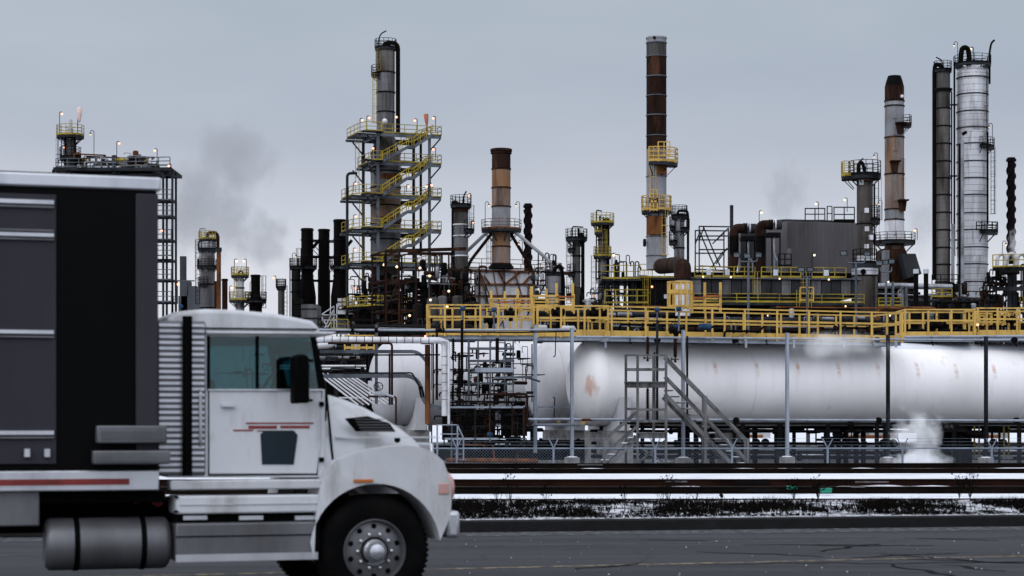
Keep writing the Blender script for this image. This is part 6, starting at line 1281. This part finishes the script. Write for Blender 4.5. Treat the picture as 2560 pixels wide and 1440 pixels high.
MB().tube(qp([(2500,682),(2548,680)],D_-1.2), .25, 12).build('round_duct', mt['dark'], T, smooth=50); hook_lamp(T, 2506, 602, 632, D_, 1); ladder(T, 2554, 740, 780, D_-2, mt['yel_f'], wpx=7, cage=False)
clutter(T, 2470, 2560, 690, 800, D_, 4, 80, 101, ('black','dark','steel_d','brown','redb'), 5)
for i, (x0_, x1_, yt, D_, lb, mm) in enumerate(((2196,2345,742,215,'dark low pipe rack and sheds under the two right columns','dark'),(2340,2480,745,215,'dark pipework mass at the foot of the silver column','black'),(1340,1520,770,190,'dark low pipe rack behind the linking walkway','dark'),(880,1180,810,150,'black low wall of pipework beneath the stair tower','black'),(690,900,835,150,'black low pipework mass behind the lorry roof','black'),(1500,1740,775,150,'dark low equipment row below the tallest stack','black'),(1720,2200,790,140,'dark low equipment row under the long building','black'),(2180,2640,800,150,'dark low equipment row at far right','black'))):
    T = thing('pipe_rack', lb, 'pipe rack', Q((x0_+x1_)/2,900,D_), 'low dark pipe racks'); k_ = m_(D_)
    hb(T, x0_, x1_, yt+14, 1010 if i < 2 else 1030, mm, D_+6, 3, 'rear_bank')
    nb = int((x1_-x0_)/30)
    for j in range(nb+1): px = x0_ + (x1_-x0_)*j/nb; MB().beam(Q(px,1040,D_+2), Q(px,yt+(j*7)%13,D_+2), .3).build('column', mt['steel_d' if j % 3 else 'dark'], T)
    for y in (yt+10, yt+34, yt+60): MB().tube([Q(x0_,y,D_+1), Q(x1_,y,D_+1)], rnd.uniform(.12,.28), 8).build('pipe', mt[rnd.choice(['dark','steel_d','pipe_s','brown'])], T, smooth=50)
    clutter(T, x0_, x1_, yt, yt+90, D_-1, 4, int((x1_-x0_)/4), 110+i, ('black','dark','steel_d','brown','black','pipe_s'), 6)
hv = thing('yellow_railing_run', 'small yellow railing left of the black vent pipes', 'railing', Q(2230,768,160)); MB().rail([Q(2196,765,160), Q(2258,765,160)], .65, .8, .045).build('railing', mt['yel_f'], hv)
hv = thing('yellow_railing_run', 'thin yellow railing at the foot of the dark stained column', 'railing', Q(2360,742,200)); MB().rail([Q(2330,742,200), Q(2380,742,200), Q(2380,742,203)], .8, 1, .05).build('railing', mt['yel_f'], hv)
T = thing('switch_house', 'near black equipment houses behind the rusty portal frame', 'building', Q(1080,830,226)); hb(T, 968, 1006, 742, 1000, 'black', 226, 4); hb(T, 1018, 1108, 752, 1000, 'dark', 228, 4); hb(T, 1112, 1186, 738, 1000, 'black', 230, 4); hb(T, 1050, 1150, 715, 752, 'black', 229, 3, 'upper_wall')
T = thing('switch_house', 'near black equipment house between furnace and slim columns', 'building', Q(1370,830,232)); hb(T, 1334, 1404, 748, 1000, 'black', 232, 4); hb(T, 1460, 1500, 770, 1000, 'dark', 232, 4)
T = thing('switch_house', 'near black shed at the foot of the stair tower', 'building', Q(930,830,262)); hb(T, 884, 900, 770, 1000, 'dark', 262, 4); hb(T, 912, 998, 760, 1000, 'black', 264, 4)
T = thing('switch_house', 'dark equipment houses under the flared stack and right columns', 'building', Q(2300,830,238)); hb(T, 2196, 2284, 722, 1000, 'dark', 238, 4); hb(T, 2290, 2392, 742, 1000, 'brown', 246, 3); hb(T, 2380, 2500, 735, 1000, 'black', 262, 3, 'upper_wall'); hb(T, 2232, 2262, 704, 722, 'clad', 239, 3, 'annex')
MB().rail([Q(2330,712,236), Q(2395,712,236)], 1.2, .9, .05).build('railing', mt['dark'], T); clutter(T, 2200, 2480, 725, 790, 232, 3, 60, 141, ('black','dark','steel_d','brown','pipe_s','redb'), 6)
# white round level pipe and small tanks near the right columns
pipe1('level_pipe', 'pale level pipe before the flared stack base', [(2180,716),(2225,714),(2380,718)], .33, 'pipe_s', 225, group='pale level pipes at right')
for px, lb in ((2290,'black vent pipe with pale cap, left of the pair'),(2315,'black vent pipe with pale cap, right of the pair')):
    T = thing('vent_pipe', lb, 'pipe', Q(px,790,118), 'black vent pipes with pale caps'); kk_ = m_(118)
    MB().tube(bend(qp([(px,684),(px,780),(2322,796)] if px < 2300 else [(px,684),(px,770),(2300,790)],118), .5), 6*kk_, 14).build('pipe_run', mt['black'], T, smooth=50); MB().tube(qp([(px,684),(px,673)],118), 7*kk_, 14).build('cap', mt['capw'], T)
T = thing('filter_pot', 'grey green pot standing at the vent pipe foot', 'vessel', Q(2327,798,114)); vessel(T, Q(2327,800,114), Q(2327,782,114), 7*m_(114), 'steel', name='pot'); MB().tube(qp([(2318,783),(2336,783)],114), .06, 6).build('flange', mt['steel_l'], T)
pipe1('brown_pipe', 'brown level pipe arching over the longest walkway end', [(2193,800),(2195,770),(2340,771),(2344,800)], .09, 'rust', 105)
pipe1('brown_pipe', 'thinner brown pipe under the arching one', [(2196,776),(2303,775),(2306,800)], .06, 'brown', 106)
for i, (y, x0_, x1_) in enumerate(((768,1940,2250),(765,1560,1700))): pipe1('brown_pipe', ('right','left')[i] + ' thin rusty pipe along the longest walkway top rail', [(x0_,y),(x1_,y+3)], .035, 'rust', 86)
# floodlight poles
def flood(px, yt, yb, D, heads, label, arm=22):
    k = m_(D); a = Q(px, yb, D); T = thing('floodlight_pole', label, 'floodlight', (a.x, a.y, GZ), 'floodlight poles'); t = Q(px, yt, D)
    MB().tube([V(a.x,a.y,GZ), t], 2.9*k, 10).build('pole', mt['steel'], T, smooth=50)
    MB().tube(bend([t + V(-arm*k,0,10*k), t + V(-arm*k,0,-2*k), t + V(arm*k,0,-2*k), t + V(arm*k,0,10*k)], 6*k, 5), 1.8*k, 8).build('arm', mt['steel'], T, smooth=50)
    for dx, dy in heads:
        c = t + V(dx*k, 0, dy*k); n_ = V(.2 if dx > 0 else -.35, -.9, -.45).normalized(); s1 = n_.cross(Z).normalized(); s2 = s1.cross(n_).normalized(); w_, h_ = 9*k, 6*k; q = []
        for dd, f_ in ((.12, 1), (-.14, .55)):
            for a_, b_ in ((-1,-1),(1,-1),(1,1),(-1,1)): q.append(c + n_*dd + s1*a_*w_*f_ + s2*b_*h_*f_)
        o = MB().hexa(q).build('floodlight', mt['dark'], T); g_ = [c + n_*.125 + s1*a_*w_*.8 + s2*b_*h_*.75 for a_, b_ in ((-1,-1),(1,-1),(1,1),(-1,1))]; MB().add(g_, [(0,1,2,3)]).build('lens', mt['floodg'], o)
flood(1871, 652, 800, 112, ((-28,16),(-2,14),(24,16)), 'pale floodlight pole with three lamps left before the long building')
flood(2140, 655, 800, 112, ((-30,24),(26,22)), 'pale floodlight pole before the wide foot column')
flood(2018, 690, 800, 118, ((-14,18),(6,18)), 'shorter floodlight pole in the middle of the long building', 12)
flood(2215, 678, 800, 112, ((-16,22),(-2,24),(12,26)), 'floodlight pole right of the wide foot column with tilted lamps', 14)
hpost(2264, 718, 800, 130, 'short grey post right of the right floodlight pole', 'steel', pier=False, wpx=8); hpost(2232, 705, 800, 140, 'thin grey post beside the wide foot column', 'steel', pier=False, wpx=5)
# ---- far left, beyond the lorry
D = 210; k = m_(D)
T = frame('left_stair_frame', 'dark steel structure with decks seen above and behind the lorry box', 133, D, (0, 48, 165, 275, 298), (425,437,500,540,600,650,700,755), 2.2, 'steel_d', cw=5, rails=(), braces=False, br_seed=4, ax=(V(1,0,0), V(0,1,0)))
hb(T, 133, 428, 418, 426, 'steel_d', D-.5, 7, 'top_deck'); hb(T, 180, 380, 426, 437, 'black', D+1, 4, 'underside')
MB().rail([Q(140,418,D-.4), Q(425,414,D-.4)], .9, 1.2, .05).build('railing', mt['steel'], T)
for y in (500,540,600,640,700,755): MB().rail([Q(385,y,D-.5), Q(428,y,D-.5)], 1.1, .8, .05).build('railing', mt['steel'], T)
clutter(T, 165, 370, 385, 415, D, 4, 64, 131, ('rust','black','steel_d','pipe_s','yel_f','brown'), 6)
for p, q in (((345,395),(425,440)),((408,440),(428,418)),((280,437),(300,418)),((133,425),(140,445))): MB().beam(Q(*p,D), Q(*q,D), .2).build('brace', mt['steel_d'], T)
for px, yt, yb, sd in ((292,354,415,1),(393,372,414,-1),(428,410,420,-1),(410,572,640,-1)): lamp(T, px, yt, yb, D-1, sd)
hook_lamp(T, 235, 326, 385, D-1, -1)
T = tower('left_tower', 'narrow tower with yellow railed top above the lorry box, far left', 'column', 176, D+1, [(300,322,10,'white'),(322,350,14,'clad_b'),(350,450,22,'clad_d')], dome=3, bands=(350,), plats=((340,34,'yel_f'),(395,26,'dark')), lamps=((149,280,335,1),(146,332,338,1),(154,364,372,1)), ladders=((149,345,430,'dark',0),), pipes=(([(163,345),(163,430)],3,'dark'),([(186,345),(190,430)],4,'brown')))
T = thing('windsock', 'faded pink windsock hanging above the far left tower', 'windsock', Q(197,335,D)); MB().tube(qp([(194,336),(195,275)],D), .05, 5).build('pole', mt['dark'], T)
MB().lathe(Q(199,275,D), [(.10,-1.25),(.14,-1.2),(.24,-.5),(.28,.1),(.2,.28),(.03,.32)], 12, ax=V(.03,0,1)).build('sock', mt['sock_p'], T, smooth=50)
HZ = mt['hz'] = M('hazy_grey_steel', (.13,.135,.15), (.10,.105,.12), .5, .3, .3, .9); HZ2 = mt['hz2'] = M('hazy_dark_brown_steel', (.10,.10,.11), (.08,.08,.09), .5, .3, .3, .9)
tower('smoking_chimney', 'grey chimney pouring pale smoke just right of the lorry box', 'chimney', 458, 420, [(641,830,17,'hz2')], nseg=16)
T = thing('hazy_plant', 'small hazy boiler house around the smoking chimney', 'building', Q(470,830,410)); 
for x0_, x1_, y0_ in ((470,491,715),(446,470,740),(452,468,700)): hb(T, x0_, x1_, y0_, 860, 'hz', 410, 6, 'wall')
MB().beam(Q(442,702,408), Q(486,702,408), .25).build('pipe_bridge', HZ, T); MB().beam(Q(443,702,408), Q(443,760,408), .25).build('column', HZ, T); MB().rail([Q(434,756,408), Q(452,756,408)], 1.2, 1, .07).build('railing', HZ, T); MB().sph(Q(445,711,406), .28, 8).build('bulb', mt['lamp'], T); MB().sph(Q(452,766,406), .5, 8).build('blue_drum', mt['blue'], T)
tower('banded_column', 'grey column with overhead pipe loop right of the smoking chimney', 'column', 519, 285, [(604,620,36,'clad_b'),(620,640,36,'clad'),(640,680,36,'clad'),(680,830,37,'clad')], bands=(624,666,711,770), dome=6, plats=((598,22,'yel_f'),(624,24,'dark'),(668,26,'dark'),(713,24,'dark',90,280)), ladders=((494,600,760,'dark',0),),
 pipes=(([(519,596),(519,582),(545,582),(545,620)],4,'brown'),([(504,620),(504,800)],3.5,'black'),([(500,572),(500,600)],1,'dark')), hooks=((497,640,668,1),), bandmat='dark')
MB().tube(qp([(500,572),(514,572)],285), .06, 5).build('crane_arm', mt['dark'], [o for o in SC.objects if o.name.startswith('banded_column')][0])
tower('rust_stack', 'slim rust orange stack with a dark cap beside the banded column', 'stack', 547, 280, [(619,629,15,'steel_d'),(629,830,11,'rust')])
for px, yt, wd2, lb in ((562,697,14,'short brown stack right of the slim rust one'),(541,703,11,'short brown stack half hidden left of the slim rust one')): tower('short_stack', lb, 'stack', px, 283, [(yt,830,wd2,'brown')], bands=(yt+3,), bandmat='dark', group='short brown stacks')
tower('yellow_railed_column', 'pale column with yellow railed top left of the short black stack', 'column', 600, 262, [(692,750,20,'white'),(750,756,24,'dark'),(756,830,22,'clad')], bands=(720,), plats=((689,22,'yel_f'),(751,27,'yel_f')), ladders=((592,694,740,'yel_f'),), lamps=((586,648,685,1,'lampw'),(616,648,685,-1,'lampw'),(574,715,748,1)), pipes=(([(596,688),(598,678),(606,678),(606,690)],2.5,'black'),))
tower('short_black_stack', 'short black flared stack between the pale column and the lamp tower', 'stack', 639, 262, [(687,735,23,'black'),(735,752,23,'black',32),(752,830,32,'black')], bands=(690,), plats=((752,27,'black'),), ladders=((660,690,770,'dark',0),), hooks=((625,704,740,1),), bandmat='dark')
tower('lamp_column', 'small dark column with hooked lamp right above the lorry roof', 'column', 703, 262, [(724,830,16,'clad_d')], dome=3, plats=((719,12,'dark'),), lamps=((690,690,720,-1),), ladders=((713,715,800,'dark',0),))
tower('bare_pipe_mast', 'thin pipe mast right of the small lamp column', 'mast', 725, 262, [(655,830,3,'dark')], nseg=8)

# ------------------------------------------------------------------ steam and smoke
def plume(label, blobs, dens, scale, seed=0, colr=(.80,.81,.84), thr=.42, aniso=.2):
    for i, (px, py, D, rx, rz, lean) in enumerate(blobs):
        m = bpy.data.materials.new('steam_volume'); m.use_nodes = True; n = m.node_tree.nodes; l = m.node_tree.links; n.clear()
        o_ = n.new('ShaderNodeOutputMaterial'); v = n.new('ShaderNodeVolumePrincipled'); l.new(v.outputs[0], o_.inputs['Volume']); v.inputs['Color'].default_value = (*colr,1); v.inputs['Anisotropy'].default_value = aniso
        tc = n.new('ShaderNodeTexCoord'); k = m_(D); hx, hz = rx*k, rz*k
        ln = n.new('ShaderNodeVectorMath'); ln.operation = 'LENGTH'; l.new(tc.outputs['Object'], ln.inputs[0])
        nz = n.new('ShaderNodeTexNoise'); nz.noise_dimensions = '4D'; nz.inputs['W'].default_value = seed + i*3.1; nz.inputs['Scale'].default_value = scale; nz.inputs['Detail'].default_value = 5; nz.inputs['Roughness'].default_value = .62
        mp = n.new('ShaderNodeMapping'); mp.inputs['Scale'].default_value = (1, 1, hz/hx*.8); l.new(tc.outputs['Object'], mp.inputs[0]); l.new(mp.outputs[0], nz.inputs['Vector'])
        fo = n.new('ShaderNodeMapRange'); fo.inputs['From Min'].default_value = 1.0; fo.inputs['From Max'].default_value = .1; fo.inputs['To Min'].default_value = -.42; fo.inputs['To Max'].default_value = .10; l.new(ln.outputs['Value'], fo.inputs['Value'])
        ad = n.new('ShaderNodeMath'); l.new(nz.outputs[0], ad.inputs[0]); l.new(fo.outputs[0], ad.inputs[1])
        mr = n.new('ShaderNodeMapRange'); mr.inputs['From Min'].default_value = thr; mr.inputs['From Max'].default_value = thr+.14; mr.inputs['To Max'].default_value = dens; l.new(ad.outputs[0], mr.inputs['Value']); l.new(mr.outputs[0], v.inputs['Density'])
        mb = MB(); mb.lathe(V(0,0,0), [(math.sin(math.pi*j/10), -math.cos(math.pi*j/10)) for j in range(11)], 16); o = mb.build('steam_plume', m); o.location = Q(px, py, D); o.scale = (hx, hx*.8, hz); o.rotation_euler = (0, R(lean), 0)
        tag(o, label[i] if isinstance(label, (list,tuple)) else label, 'steam', 'steam and smoke plumes', 'stuff')
plume(['thick smoke cloud drifting right from the smoking chimney','thin smoke rising high above the left columns'], [(505,530,425,200,190,20),(590,390,430,170,130,20)], .065, 3.2, 1, (.36,.365,.38), thr=.27)
plume(['billowing steam between the yellow railed column and black stacks'], [(655,600,330,120,125,-25)], .12, 3.0, 5, (.38,.385,.40), thr=.30)
plume(['faint steam rising behind the corrugated building','faint steam between flared stack and dark column'], [(1965,480,300,90,130,12),(2305,560,300,65,120,5)], .075, 2.7, 9, (.27,.275,.285), thr=.30)
plume(['white steam rising from the ground beside the rusty post','lower dense steam spreading behind the fence'], [(2300,1085,79,105,110,-22),(2295,1155,76,150,55,0)], 1.5, 3.2, 14, (.97,.975,.99), thr=.36)
plume(['thin steam drifting in front of the walkway and tank top'], [(2090,865,80,190,60,0)], .35, 3.2, 33, (.97,.975,.99), thr=.32)
plume(['small white steam puff before the right strake stack'], [(2540,610,203,36,62,0)], .8, 2.4, 21, (.9,.9,.93), thr=.34)
